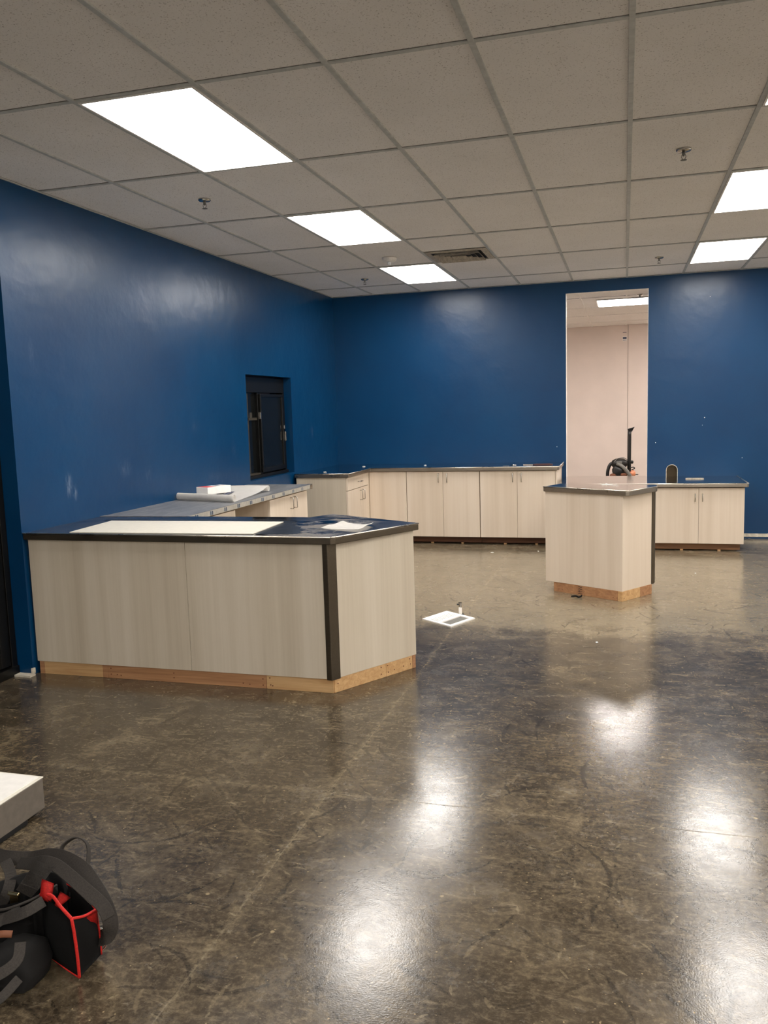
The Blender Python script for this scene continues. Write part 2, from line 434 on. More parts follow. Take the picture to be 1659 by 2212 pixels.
# left wall: paint shell 0.26 m thick, with the service-window hole; ends at y = 2.03
b = bm_new(); TW = .26
box(b, XL-TW, XL, JY, WY0, 0, ZC+.3)
box(b, XL-TW, XL, WY1, YB+.12, 0, ZC+.3)
box(b, XL-TW, XL, WY0, WY1, 0, WZ0)
box(b, XL-TW, XL, WY0, WY1, WZ1, ZC+.3)
box(b, XL-TW, XL, YF-.2, JY, 2.62, ZC+.3)     # header over the storefront
box(b, XL-TW, XL, YF-.2, -1.4, 0, 2.62)
struct('wall_left', b, M['wall'])
# back wall with doorway and the arched cut-out
b = bm_new(); Y1 = YB+.13
AX0, AX1, AZ = .452, .576, .858; AR = (AX1-AX0)/2
box(b, XL, DX0, YB, Y1, 0, ZC+.3)
box(b, DX0, DX1, YB, Y1, DZ, ZC+.3)
box(b, DX1, AX0, YB, Y1, 0, ZC+.3)
box(b, AX0, AX1, YB, Y1, AZ, ZC+.3)
box(b, AX0, AX1, YB, Y1, 0, .60)
box(b, AX1, XR, YB, Y1, 0, ZC+.3)
cx = (AX0+AX1)/2; cz = AZ-AR
for s in (-1, 1):
    arc = [(cx+s*AR*math.sin(a), cz+AR*math.cos(a)) for a in [i*PI/2/8 for i in range(9)]]
    extr(b, arc+[(cx+s*AR, AZ)], 1, YB, Y1)
wb = struct('wall_back', b, M['wall'])
b = bm_new(); arc = [(cx+AR*math.cos(a), cz+AR*math.sin(a)) for a in [i*PI/16 for i in range(17)]]
tube(b, [(cx-AR, YB-.001, .60)]+[(p[0], YB-.001, p[1]) for p in arc[::-1]]+[(cx+AR, YB-.001, .60)], .0035, 6)
obj('cut_edge', b, M['drywall'], wb)
obj('cavity_board', box(bm_new(), AX0-.05, AX1+.05, Y1-.03, Y1-.01, .55, .9), M['cavity'], wb)
b = bm_new()
for (x, z, r) in ((.862, 1.396, .006), (.33, 1.119, .005), (.84, 1.31, .003), (1.27, .93, .004), (-.80, 1.09, .004), (.9, 2.75, .003)):
    lathe(b, [(r, 0), (r*.8, .004)], (0, 0, 0), 10)
    vv = b.verts[:] ; 
    for q in vv[-20:]:
        q.co = Vector((x+q.co.x, YB-.004+q.co.z, z+q.co.y))
obj_split('paint_chip', b, M['paper'], wb)
# white wrapped jamb of the doorway
b = bm_new()
box(b, DX0, DX0+.003, YB+.006, Y1+.01, .7, DZ); box(b, DX1-.003, DX1, YB+.006, Y1+.01, .7, DZ); box(b, DX0+.003, DX1-.003, YB+.006, Y1+.01, DZ-.003, DZ)
struct('trim_1', b, M['white'])
b = bm_new()
box(b, DX0, DX1, YB+.004, Y1, 0, .66)
struct('wall_below_opening', b, M['wall'])
# bare drywall strip at the foot of the back wall, right of the low cabinet
b = bm_new(); x = 1.21
while x < XR-.05:
    L = random.uniform(.1, .25); box(b, x, min(x+L, XR), YB-.006, YB, .022, .058+random.uniform(0, .010)); x += L
struct('baseboard_back', b, M['drywall'])
# right and rear walls (behind the photographer), plain light walls
struct('wall_right', box(bm_new(), XR, XR+.15, YF, YB, 0, ZC+.3), M['white'])
struct('wall_front', box(bm_new(), XL, XR, YF-.15, YF, 0, ZC+.3), M['white'])
# back room
b = bm_new(); box(b, -3.2, 3.4, YR, YR+.12, 0, 3.3)
wf = struct('wall_back_room', b, M['backwall'])
obj('panel_seam', box(bm_new(), .036, .042, YR-.003, YR, .1, ZC), M['box_shade_seam'], wf)
struct('wall_back_room_left', box(bm_new(), -3.35, -3.2, Y1, YR, 0, 3.3), M['backwall'])
struct('wall_back_room_right', box(bm_new(), 3.4, 3.55, Y1, YR, 0, 3.3), M['backwall'])

# ceiling: tile field plus the exposed T-bar grid
b = bm_new(); box(b, XL-.3, XR+.1, YF-.1, YB+.02, ZC+.008, ZC+.06)
box(b, -3.3, 3.5, YB+.10, YR+.1, ZC+.008, ZC+.06)
ce = struct('ceiling', b, M['tile'])
b = bm_new()
def grid(x0, x1, y0, y1, zs=0.):
    i = math.ceil(x0/T)
    while i*T < x1:
        box(b, i*T-.0118, i*T+.0118, y0, y1, ZC+zs, ZC+.012); i += 1
    j = math.ceil(y0/(2*T))
    while j*2*T < y1:
        box(b, x0, x1, j*2*T-.0118, j*2*T+.0118, ZC+zs+.0015, ZC+.012); j += 1
grid(XL, XR, YF, YB)
obj('ceiling_grid', b, M['grid'], ce, bevel=.001)
b = bm_new(); grid(-3.2, 3.4, Y1, YR)
obj('back_room_grid', b, M['tile'], ce)
b = bm_new()   # shadow lines beside the cross bars, put in as thin grey strips
j = math.ceil(YF/(2*T))
while j*2*T < YB:
    box(b, XL, XR, j*2*T-.0155, j*2*T-.0120, ZC+.006, ZC+.0085); j += 1
obj('tile_shadow_line', b, M['greyp'], ce)
b = bm_new()
box(b, XL, XL+.016, YF, YB, ZC-.001, ZC+.003); box(b, XL, XR, YB-.016, YB, ZC-.001, ZC+.003)
struct('trim_2', b, M['grid'])

# storefront in the recess of the left wall, far left of the view
FX = XL-.108
wd = bm_new()
box(wd, FX-.05, FX, JY-.05, JY-.002, .04, 2.62)       # jamb stile
box(wd, FX-.05, FX, -1.38, JY-.05, 2.50, 2.60)
box(wd, FX-.05, FX+.012, -1.38, JY-.002, 0.0, .06)    # black threshold
box(wd, FX-.045, FX-.005, -.2, -.12, .06, 2.5)
dr = struct('door_1', wd, M['black'], bevel=.002)
b = bm_new(); box(b, FX-.04, FX-.008, JY-.13, JY-.052, .07, 2.49); box(b, FX-.04, FX-.008, .80, .88, .07, 2.49)
box(b, FX-.04, FX-.008, .88, JY-.13, .07, .17); box(b, FX-.04, FX-.008, .88, JY-.13, 2.38, 2.49)
obj('door_leaf', b, M['black'], dr, bevel=.002)
obj('glass_pane', box(bm_new(), FX-.03, FX-.022, .87, JY-.12, .16, 2.4), M['glass'], dr)
obj('side_glass', box(bm_new(), FX-.03, FX-.022, -1.38, .80, .06, 2.5), M['glass'], dr)
obj('push_bar', tube(bm_new(), [(FX+.03, .95, 1.02), (FX+.03, JY-.10, 1.02)], .012, 10), M['chrome'], dr, smooth=True)
b = bm_new(); box(b, FX-.012, XL+.02, JY-.055, JY-.003, 0, .012); prism(b, [(XL-.004, JY-.012), (XL+.008, JY-.010), (XL+.010, JY+.012), (XL-.004, JY+.010)], .012, .045)
struct('trim_3', b, M['drywall'])

# sliding service window in the left wall
WX = XL-.098
b = bm_new(); F = .035
box(b, WX-.07, WX+.01, WY0, WY1, WZ1-.17, WZ1-.012)       # operator housing above
box(b, WX-.07, WX+.01, WY0, WY0+F, WZ0, WZ1-.17)
box(b, WX-.07, WX+.01, WY1-F, WY1, WZ0, WZ1-.17)
box(b, WX-.07, WX+.03, WY0, WY1, WZ0, WZ0+.035)
box(b, WX-.05, WX, WY0+.47, WY0+.53, WZ0+.035, WZ1-.17)
wn = struct('window_1', b, M['black'], bevel=.003)
y0, y1, z0, z1 = WY0+.49, WY1-F-.03, WZ0+.05, WZ1-.185
b = bm_new()
for (a, c, d, e) in ((y0, y1, z0, z0+.045), (y0, y1, z1-.03, z1), (y0, y0+.035, z0+.045, z1-.03), (y1-.035, y1, z0+.045, z1-.03)):
    box(b, WX, WX+.024, a, c, d, e)
sf = obj('sash_frame', b, M['black'], wn, bevel=.004)
obj('glass_pane', box(bm_new(), WX+.006, WX+.012, y0+.03, y1-.03, z0+.04, z1-.025), M['glass'], wn)
b = bm_new(); box(b, WX-.04, WX-.034, WY0+F, WY0+.48, WZ0+.035, WZ1-.17)
obj('fixed_glass', b, M['glass'], wn)
b = bm_new(); box(b, WX-.034, WX-.014, WY0+F, WY0+.48, WZ0+.60, WZ0+.625); box(b, WX-.034, WX-.014, WY0+.24, WY0+.262, WZ0+.04, WZ1-.18)
box(b, WX-.03, WX+.02, WY0+.03, WY0+.42, WZ0+.038, WZ0+.055)
obj_split('glazing_bar', b, plain('worn_dark_metal', (74, 68, 58), .5, .5), wn)
b = bm_new(); box(b, WX+.024, WX+.045, WY1-.075, WY1-.05, WZ0+.36, WZ0+.46); box(b, WX+.024, WX+.036, WY1-.085, WY1-.05, WZ0+.49, WZ0+.53)
obj_split('latch', b, M['chrome'], wn, bevel=.003)
obj('stop_catch', box(bm_new(), WX+.0, WX+.03, WY0+.47, WY0+.49, WZ0+.61, WZ0+.68), M['chrome'], wn, bevel=.003)

# ------------------------------------------------------------------ ceiling fittings
def panel_light(i0, j0, label, grp='lit square-edged panels in the ceiling'):
    x0, x1, y0, y1 = i0*T, (i0+1)*T, j0*2*T, (j0+1)*2*T
    t = thing('ceiling_light', label, 'ceiling light', ((x0+x1)/2, (y0+y1)/2, ZC), grp)
    b = bm_new(); g = .013; k = .012
    box(b, x0+g, x1-g, y0+g, y0+g+k, ZC-.003, ZC+.014); box(b, x0+g, x1-g, y1-g-k, y1-g, ZC-.003, ZC+.014)
    box(b, x0+g, x0+g+k, y0+g+k, y1-g-k, ZC-.003, ZC+.014); box(b, x1-g-k, x1-g, y0+g+k, y1-g-k, ZC-.003, ZC+.014)
    obj('frame', b, M['white'], t)
    obj('diffuser', box(bm_new(), x0+g+k, x1-g-k, y0+g+k, y1-g-k, ZC-.001, ZC+.010), M['emit'], t)
    return t
L0 = panel_light(-4, 1, 'lit ceiling panel nearest the camera on the left, the largest one in view')
def at(i0, j0): return ((i0+.5)*T, (j0+.5)*2*T, ZC)
G = 'lit square-edged panels in the ceiling'
dup(L0, at(-4, 3), 'lit ceiling panel in the left row, in front of the smoke detector', G)
dup(L0, at(-4, 5), 'lit ceiling panel in the left row nearest the blue back wall, behind the smoke detector', G)
dup(L0, at(1, 1), 'ceiling light showing only a bright sliver at the right edge, highest in view', G)
dup(L0, at(1, 3), 'lit ceiling panel in the right row, cut by the right edge of the picture', G)
dup(L0, at(1, 5), 'lit ceiling panel in the right row nearest the blue back wall', G)
for (i0, j0) in ((1, -1), (-4, -3), (1, -3), (-4, -5), (1, -5), (6, 1), (6, 3), (6, 5), (6, -1), (6, -3), (6, -5)):
    dup(L0, at(i0, j0), 'lit ceiling panel outside the view, %s row, %s' % ({-4: 'left', 1: 'middle', 6: 'far right'}[i0],
        {5: 'nearest the blue back wall', 3: 'second from the blue back wall', 1: 'third from the blue back wall', -1: 'just behind the camera line', -3: 'well behind the camera', -5: 'nearest the white front wall'}[j0]), G)
# back-room fixtures
def strip(x0, x1, y0, y1, label):
    t = thing('ceiling_light', label, 'ceiling light', ((x0+x1)/2, (y0+y1)/2, ZC), 'lit panels in the back room')
    b = bm_new(); box(b, x0, x1, y0, y1, ZC-.006, ZC+.004); obj('frame', b, M['white'], t, bevel=.004)
    obj('diffuser', box(bm_new(), x0+.02, x1-.02, y0+.02, y1-.02, ZC-.012, ZC-.006), M['emit2'], t, bevel=.003)
strip(-.41, .82, 10.03, 10.80, 'lit ceiling panel seen through the tall doorway in the white room')
strip(-2.6, -1.38, 10.03, 10.80, 'lit ceiling panel of the white room, left of the doorway view')
strip(1.8, 3.0, 12.4, 13.1, 'lit ceiling panel of the white room, right of the doorway view')

def sprinkler(x, y, label):
    t = thing('sprinkler_head', label, 'sprinkler', (x, y, ZC+.005), 'sprinkler heads in the ceiling')
    z = ZC
    obj('escutcheon', lathe(bm_new(), [(.042, .008), (.043, 0), (.036, -.006), (.016, -.009), (.012, -.010)], (x, y, z), 28), M['chrome'], t, smooth=True)
    b = bm_new(); lathe(b, [(.010, -.009), (.009, -.024), (.006, -.028), (.005, -.032)], (x, y, z), 14)
    for s in (-1, 1): tube(b, smooth_path([(x+s*.008, y, z-.022), (x+s*.012, y, z-.036), (x+s*.003, y, z-.052)], 4), .002, 6)
    obj('frame_arms', b, M['greyp'], t, smooth=True)
    b = bm_new(); lathe(b, [(.004, -.050), (.017, -.052), (.018, -.054), (.004, -.056)], (x, y, z), 18)
    obj('deflector', b, M['greyp'], t)
    return t
s0 = sprinkler(-4.485*T, 4.95*T, 'sprinkler head between the big left light and the blue left wall')
G = 'sprinkler heads in the ceiling'
dup(s0, (.491*T, 5.02*T, ZC+.005), 'sprinkler head nearest the camera in the right part of the ceiling', G)
dup(s0, (-4.55*T, 11.1*T, ZC+.005), 'small sprinkler head near the far left corner, left of the smoke detector', G)
dup(s0, (.502*T, 11.14*T, ZC+.005), 'small sprinkler head near the back wall, above and right of the doorway', G)
dup(s0, (.17, 9.72, ZC+.005), 'sprinkler head in the white room beyond the doorway', G)

x, y = -3.571*T, 9.244*T
t = thing('smoke_detector', 'round white smoke detector between two lit ceiling panels in the left row', 'smoke detector', (x, y, ZC+.005))
obj('housing', lathe(bm_new(), [(.070, .006), (.071, -.008), (.066, -.020), (.050, -.034), (.030, -.040), (.010, -.041)], (x, y, ZC), 32), M['white'], t, smooth=True)
obj('sensor_lens', lathe(bm_new(), [(.016, -.038), (.018, -.052), (.014, -.064), (.004, -.070)], (x+.005, y-.03, ZC), 18), M['clear'], t, smooth=True)

# square air diffuser, two feet across
x, y = -2.5*T, 9.5*T; h = T/2-.016
t = thing('air_vent', 'square ceiling air vent with stepped louvers and dusty edges near the back wall', 'air vent', (x, y, ZC))
def ring(b, o, i, zo, zi):
    P = [(-o, -o), (o, -o), (o, o), (-o, o)]; Q = [(-i, -i), (i, -i), (i, i), (-i, i)]
    A = [b.verts.new((x+p[0], y+p[1], ZC+zo)) for p in P]; B = [b.verts.new((x+p[0], y+p[1], ZC+zi)) for p in Q]
    A2 = [b.verts.new((x+p[0], y+p[1], ZC+zo+.003)) for p in P]; B2 = [b.verts.new((x+p[0], y+p[1], ZC+zi+.003)) for p in Q]
    for k in range(4):
        n = (k+1) % 4
        b.faces.new((A[k], A[n], B[n], B[k])); b.faces.new((A2[k], B2[k], B2[n], A2[n]))
        b.faces.new((A[k], A2[k], A2[n], A[n])); b.faces.new((B[k], B[n], B2[n], B2[k]))
b = bm_new(); ring(b, h, h-.055, -.001, -.006); obj('frame', b, M['dustwhite'], t)
obj('plenum_shade', box(bm_new(), x-h+.05, x+h-.05, y-h+.05, y+h-.05, ZC+.003, ZC+.0075), M['rubber'], t)  # flat black sheet painted in for the shade behind the louvers
for k in range(4):
    b = bm_new(); o = h-.075-k*.048; ring(b, o, o-.020, -.024+k*.002, .002); obj('louver', b, M['dustwhite'], t)

# ------------------------------------------------------------------ front counter (L around the corner post)
def nails(b, pts, r=.004):
    for p, n in pts:
        n = Vector(n); tube(b, [Vector(p)-n*.001, Vector(p)+n*.0015], r, 8)
ZK = .083; ZT = .8595; HT = .9
fy = 2.062
A0 = (-3.575, fy); A1 = (-1.618, fy)          # long face
P1 = (-1.578, 2.098); P2 = (-1.252, 2.627)    # angled end face
rc = thing('front_counter', 'large front counter clad in grey-cream woodgrain laminate with a dark metal corner post', 'counter', (-2.5, 2.45, 0))
SX = -2.49
obj('front_panel', slab(bm_new(), A0, (SX-.001, fy), .019, ZK, ZT), M['lam'], rc, bevel=.0012)
obj('front_panel', slab(bm_new(), (SX+.001, fy), A1, .019, ZK, ZT), M['lam'], rc, bevel=.0012)
obj('side_panel', slab(bm_new(), P1, P2, .019, ZK, ZT), M['lam'], rc, bevel=.0012)
obj('corner_post', prism(bm_new(), [(-1.634, 2.056), (-1.600, 2.050), (-1.566, 2.104), (-1.598, 2.130), (-1.634, 2.10)], ZK-.004, ZT), M['steel_edge_dark'], rc, bevel=.004)
# rear faces that close the casework
I1 = (-1.925, 3.02); I2 = (-2.02, 2.85); I3 = (-2.935, 2.85)
obj('end_panel', slab(bm_new(), (P2[0]-.012, P2[1]+.02), (I1[0]+.03, I1[1]-.02), .019, ZK, ZT), M['lam'], rc, bevel=.001)
b = bm_new(); slab(b, (I1[0]+.02, I1[1]-.03), (I2[0]+.02, I2[1]), .019, ZK, ZT); slab(b, (I2[0]+.02, I2[1]), (I3[0], I3[1]-.02), .019, ZK, ZT)
obj('back_panel', b, M['lam'], rc)
# lumber base
def board(p, q, mat, name='base_board', z1=ZK, par=None, nl=(), t=.034, s=1, z0=0.0):
    bb = obj(name, slab(bm_new(), p, q, t, z0, z1), mat, par, bevel=.0015)
    d = Vector((q[0]-p[0], q[1]-p[1], 0)); L = d.length; d.normalize(); n = Vector((d.y, -d.x, 0))*s
    if nl:
        b = bm_new(); nails(b, [(Vector((p[0], p[1], 0))+d*u*L+Vector((0, 0, v*z1)), n) for u, v in nl])
        obj_split('nail_head', b, M['leather'], bb)
    return bb
yk = 2.070
m_end = M['pinered']
board((-3.568, yk), (-3.535, yk), m_end, par=rc)
board((-3.533, yk), (-3.112, yk), M['pine'], par=rc)
board((-3.110, yk), (-3.074, yk), m_end, par=rc)
board((-3.072, yk), (-2.014, yk), M['pinered'], par=rc, nl=((.02, .75), (.02, .3), (.06, .3), (.085, .25), (.43, .7), (.43, .35), (.86, .3), (.9, .25), (.98, .7), (.98, .25)))
board((-2.012, yk), (-1.600, yk), M['pine'], par=rc, nl=((.05, .8), (.06, .3), (.09, .25)))
d = Vector((P2[0]+1.60, P2[1]-yk)); 
Q = lambda u: (-1.600+(P2[0]-.004+1.600)*u, yk+(P2[1]-.004-yk)*u)
board(Q(.012), Q(.62), M['pine'], par=rc, nl=((.9, .8), (.9, .3), (.06, .6)))
board(Q(.622), Q(.955), M['pine'], par=rc, nl=((.05, .8), (.07, .3), (.3, .35), (.65, .4), (.9, .8), (.92, .4)))
board(Q(.957), Q(1.0), m_end, par=rc)

def worktop(name, label, pts, z1, th, mt, me, rim=None, cat='worktop', bev=.004):
    cx_ = sum(p[0] for p in pts)/len(pts); cy_ = sum(p[1] for p in pts)/len(pts)
    t = thing(name, label, cat, (cx_, cy_, z1-th))
    obj('top_surface', prism(bm_new(), pts, z1-.004, z1), mt, t, bevel=.0012)
    obj('edge_band', prism(bm_new(), pts, z1-th, z1-.0042), me, t, bevel=bev)
    if rim:
        b = bm_new(); n = len(pts)
        for (i, j) in rim:
            p, q = Vector((*pts[i], z1)), Vector((*pts[j], z1))
            tube(b, [p, q], .0048, 8)
        obj('highlight_rim', b, M['rim_highlight'], t, smooth=True)
    return t
E = [(-3.588, 2.036), (-1.575, 2.040), (-1.552, 2.058), (-1.222, 2.640), (-1.228, 2.662), (-1.921, 3.060), (-2.017, 2.885), (-2.925, 2.885), (-3.588, 2.885)]
worktop('front_worktop', 'dark shiny metal worktop with smeared residue on the large front counter', E, HT, .040, M['steel_dark'], M['steel_edge_dark'], rim=((0, 1), (1, 2), (2, 3)))
o = obj('white_sheet', prism(bm_new(), [(-3.28, 2.075), (-2.075, 2.112), (-2.095, 2.617), (-3.33, 2.59)], HT+.001, HT+.007), M['board'], None, origin=(-2.7, 2.35, HT+.001), bevel=.001)
tag(o, 'long flat white board lying on the front counter top', 'board')
def paper(pts, z, label, name='paper_sheet', curl=.006, mat=None, cat='paper', grp=None):
    """four-cornered sheet with a slight curl"""
    b = bm_new(); n = 10; P = [Vector((p[0], p[1], 0)) for p in pts]; top = []
    for i in range(n+1):
        row = []
        for j in range(n+1):
            u, v = i/n, j/n
            q = P[0]*(1-u)*(1-v)+P[1]*u*(1-v)+P[2]*u*v+P[3]*(1-u)*v
            row.append(b.verts.new((q.x, q.y, z+curl*(abs(2*u-1)**3)*(.5+.5*v)+curl*.4*math.sin(5*v+2*u)**2)))
        top.append(row)
    for i in range(n):
        for j in range(n): b.faces.new((top[i][j], top[i+1][j], top[i+1][j+1], top[i][j+1]))
    bmesh.ops.solidify(b, geom=b.faces[:], thickness=.0008)
    c = sum(P, Vector())/4
    o = obj(name, b, mat or M['paper'], None, origin=(c.x, c.y, z), smooth=True)
    return tag(o, label, cat, grp)
paper([(-1.752, 2.358), (-1.495, 2.302), (-1.480, 2.552), (-1.69, 2.601)], HT+.0015, 'small white paper sheet on the front counter top, near its corner', curl=.012)
# torn edge of dark protective film between board and bare corner
b = bm_new(); top = []
pts = []
x = -2.09
for k in range(15):
    pts.append((-2.09+.030*k*1.0, 2.13+.0*k))
edge = [(-2.07, 2.125), (-1.86, 2.14), (-1.80, 2.19), (-1.84, 2.25), (-1.82, 2.31), (-1.88, 2.36), (-1.90, 2.43), (-1.96, 2.47), (-1.97, 2.54), (-2.03, 2.59), (-2.02, 2.66), (-2.10, 2.70), (-2.30, 2.68), (-2.60, 2.72), (-3.00, 2.69), (-3.40, 2.72), (-3.42, 2.64), (-2.09, 2.63)]
prism(b, edge, HT+.0004, HT+.001)
o = obj('film_remnant', b, plain('dark_blue_grey_film', (52, 58, 68), .3, .5, noise=.2, nscale=12), None, origin=(-2.3, 2.5, HT))
tag(o, 'torn dark film remnant around the white board on the front counter top', 'protective film')

# ------------------------------------------------------------------ wall counter under film, along the left wall
def handle_v(b, x, y, z0, z1, n, out=.032, r=.0045):
    """upright U-shaped pull standing off a face with normal n"""
    n = Vector(n)*out; p = Vector((x, y, 0))
    tube(b, [p+Vector((0, 0, z0)), p+n*.9+Vector((0, 0, z0)), p+n+Vector((0, 0, z0+.006)), p+n+Vector((0, 0, z1-.006)), p+n*.9+Vector((0, 0, z1)), p+Vector((0, 0, z1))], r, 8)
    return b
def handle_h(b, x, y0, y1, z, n, r=.0045):
    n = Vector(n)*.032
    tube(b, [Vector((x, y0, z)), Vector((x, y0, z))+n*.9, Vector((x, y0+.006, z))+n, Vector((x, y1-.006, z))+n, Vector((x, y1, z))+n*.9, Vector((x, y1, z))], r, 8)
    return b
FXF = -2.955
# far unit with two doors
def side_unit(y0, y1, name, label, doors=True, sp=None, hz=(.72, .82)):
    t = thing(name, label, 'cabinet', ((XL+FXF)/2, (y0+y1)/2, 0))
    b = bm_new(); box(b, XL+.004, FXF-.02, y0, y1, ZK, .856)
    obj('body', b, M['lam2'], t, bevel=.001)
    obj('base_board', box(bm_new(), XL+.01, FXF-.06, y0+.01, y1-.01, 0, ZK), M['pinered'], t)
    if doors:
        for k, (a, c) in enumerate(((y0+.002, sp-.0015), (sp+.0015, y1-.002))):
            d = obj('door', box(bm_new(), FXF-.019, FXF, a, c, ZK, .845), M['lam2'], t, bevel=.0012)
            yy = sp-.045 if k == 0 else sp+.045
            obj('handle', handle_v(bm_new(), FXF, yy, hz[0], hz[1], (1, 0, 0)), M['chrome'], d, smooth=True)
    else:
        obj('door', box(bm_new(), FXF-.019, FXF, y0+.002, y1-.002, ZK, .845), M['lam2'], t, bevel=.0012)
    return t
side_unit(4.35, 5.235, 'base_cabinet', 'cream two-door cabinet below the film-covered worktop, at its far end', True, 4.855)
side_unit(2.91, 3.685, 'base_cabinet', 'cream cabinet below the film-covered worktop, at its near end', False)
sh = thing('knee_space_shelf', 'dark open knee space between the two cabinets under the film-covered worktop', 'counter support', (XL+.1, 4.0, 0))
obj('back_board', box(bm_new(), XL+.004, XL+.02, 3.69, 4.345, 0, .855), M['lam'], sh)
obj('brace', box(bm_new(), XL+.02, XL+.06, 3.69, 4.345, .78, .855), M['lam'], sh)
FT = [(XL+.002, 2.888), (-2.93, 2.888), (-2.925, 5.275), (XL+.002, 5.285)]
ft = worktop('film_covered_worktop', 'worktop along the left wall still covered in crumpled grey protective film', FT, HT+.001, .043, M['film'], M['film_edge'], bev=.003)
b = bm_new(); yy = 3.0
while yy < 5.2:
    for dy in (0, .028): 
        box(b, -2.9275, -2.9245, yy+dy, yy+dy+.009, HT-.036, HT-.008)
    yy += .225
obj_split('printed_mark', b, M['filmblue'], ft)
obj('end_cap', box(bm_new(), -2.975, -2.917, 5.25, 5.292, HT-.045, HT+.002), M['steel_edge'], ft, bevel=.003)
b = bm_new(); prism(b, [(-3.588, 2.83), (-3.30, 2.855), (-3.1, 2.85), (-2.93, 2.868), (-2.93, 2.9), (-3.588, 2.9)], HT+.0012, HT+.003)
obj('film_flap', b, M['film'], ft)

# blueprints, rolled at the near edge, curling at the right
t = thing('blueprint_set', 'white construction drawings unrolled on the film-covered worktop, near edge still rolled', 'drawings', (-3.3, 4.3, HT+.002))
# (y, z) outline of the sheets seen from the side: near roll, flat part, rise, far roll
near = []
for k in range(36):          # spiral that ends at the bottom, then runs back along the table
    a = PI*2.9*(1-k/35); rr = .030-.012*(1-k/35)
    near.append((3.80-rr*math.sin(a), .032-rr*math.cos(a)))
flat = [(3.84+.11*k, .004+.0012*k*k*.9) for k in range(1, 6)]
far = []
for k in range(30):
    a = PI*2.2*k/29; rr = .026-.008*k/29
    far.append((4.545+rr*math.sin(a), .030+rr*math.cos(a)))
flat.append((4.47, .046))
prof = near+flat+far
b = bm_new(); V = []
def skew(y, u):      # the rolls lie at a slight angle to the counter
    w_ = max(0, 1-(y-3.8)/.3)
    return y+(.10-.18*u)*min(1, w_)
for (y, z) in prof:
    row = []
    xr = -2.975-.07*max(0, min(1, (y-3.85)/.7))
    for j in range(9):
        u = j/8; xx = -3.575+(xr+3.575)*u
        row.append(b.verts.new((xx, skew(y, u), HT+.003+z+.004*math.sin(9*u+6*y)*(.3 if z > .02 else 1)*(1 if z > .004 else 0))))
    V.append(row)
for r1, r2 in zip(V, V[1:]):
    for j in range(8): b.faces.new((r1[j], r1[j+1], r2[j+1], r2[j]))
bmesh.ops.solidify(b, geom=b.faces[:], thickness=.0018)
obj('sheet_stack', b, M['paper'], t)
b = bm_new()
def on_sheet(y): return HT+.0065+.004+.0011*((y-3.84)/.11)**2
def mark(pts):
    lo = [b.verts.new((p[0], p[1], on_sheet(p[1])+.001)) for p in pts]; hi = [b.verts.new((p[0], p[1], on_sheet(p[1])+.0035)) for p in pts]
    b.faces.new(lo[::-1]); b.faces.new(hi); n = len(pts)
    for i in range(n): b.faces.new((lo[i], lo[(i+1) % n], hi[(i+1) % n], hi[i]))
mark([(-3.26, 3.98), (-3.215, 3.98), (-3.25, 4.28), (-3.295, 4.28)]); mark([(-3.32, 3.99), (-3.31, 3.99), (-3.36, 4.27), (-3.368, 4.27)])
obj_split('title_block', b, M['ink'], t)

bx = thing('small_carton', 'small white carton with a red end on the unrolled drawings', 'box', (-3.42, 4.15, HT+.034))
pr_ = [(-3.475, 4.03), (-3.345, 3.985), (-3.245, 4.21), (-3.375, 4.26)]
def lerp2(p, q, u): return (p[0]+(q[0]-p[0])*u, p[1]+(q[1]-p[1])*u)
obj('carton_body', prism(bm_new(), pr_, HT+.034, HT+.094), M['paper'], bx, bevel=.002)
a0, a1 = lerp2(pr_[0], pr_[3], .02), lerp2(pr_[1], pr_[2], .02); a2, a3 = lerp2(pr_[1], pr_[2], .38), lerp2(pr_[0], pr_[3], .38)
obj('red_label', prism(bm_new(), [a0, a1, a2, a3], HT+.0942, HT+.0948), M['redcard'], bx)
b = bm_new(); a0, a1 = lerp2(pr_[0], pr_[3], .62), lerp2(pr_[1], pr_[2], .62)
prism(b, [lerp2(a0, a1, .1), lerp2(a0, a1, .5), lerp2(lerp2(pr_[0], pr_[3], .8), lerp2(pr_[1], pr_[2], .8), .5), lerp2(lerp2(pr_[0], pr_[3], .8), lerp2(pr_[1], pr_[2], .8), .1)], HT+.0942, HT+.0948)
obj('dark_print', b, M['ink'], bx)

# ------------------------------------------------------------------ back counter: left arm + run along the back wall
HB = .905; ZB = .865; ZKB = .092
SFX = -2.952; SY = 6.452; BY = 7.268
t = thing('base_cabinet', 'cream end cabinet with one drawer over a door, facing right, in the rear left corner', 'cabinet', ((XL+SFX)/2, 6.9, 0))
obj('end_panel', box(bm_new(), -3.552, SFX-.022, SY, SY+.019, ZKB, ZB-.004), M['lam'], t, bevel=.001)
obj('body', box(bm_new(), -3.55, SFX-.021, SY+.02, YB-.005, ZKB, ZB-.004), M['lam2'], t)
obj('base_board', box(bm_new(), -3.53, SFX-.07, SY+.04, BY+.05, 0, ZKB), M['pinedark'], t)
dr_ = obj('drawer', box(bm_new(), SFX-.02, SFX, SY+.004, BY-.045, .715, ZB-.006), M['lam2'], t, bevel=.0012)
obj('handle', handle_h(bm_new(), SFX, 6.83, 6.94, .785, (1, 0, 0)), M['chrome'], dr_, smooth=True)
ym = 6.945
for k, (a, c) in enumerate(((SY+.004, ym-.0015), (ym+.0015, BY-.045))):
    d_ = obj('door', box(bm_new(), SFX-.02, SFX, a, c, ZKB, .709), M['lam2'], t, bevel=.0012)
    obj('handle', handle_v(bm_new(), SFX, ym+(-.045 if k == 0 else .045), .57, .68, (1, 0, 0)), M['chrome'], d_, smooth=True)
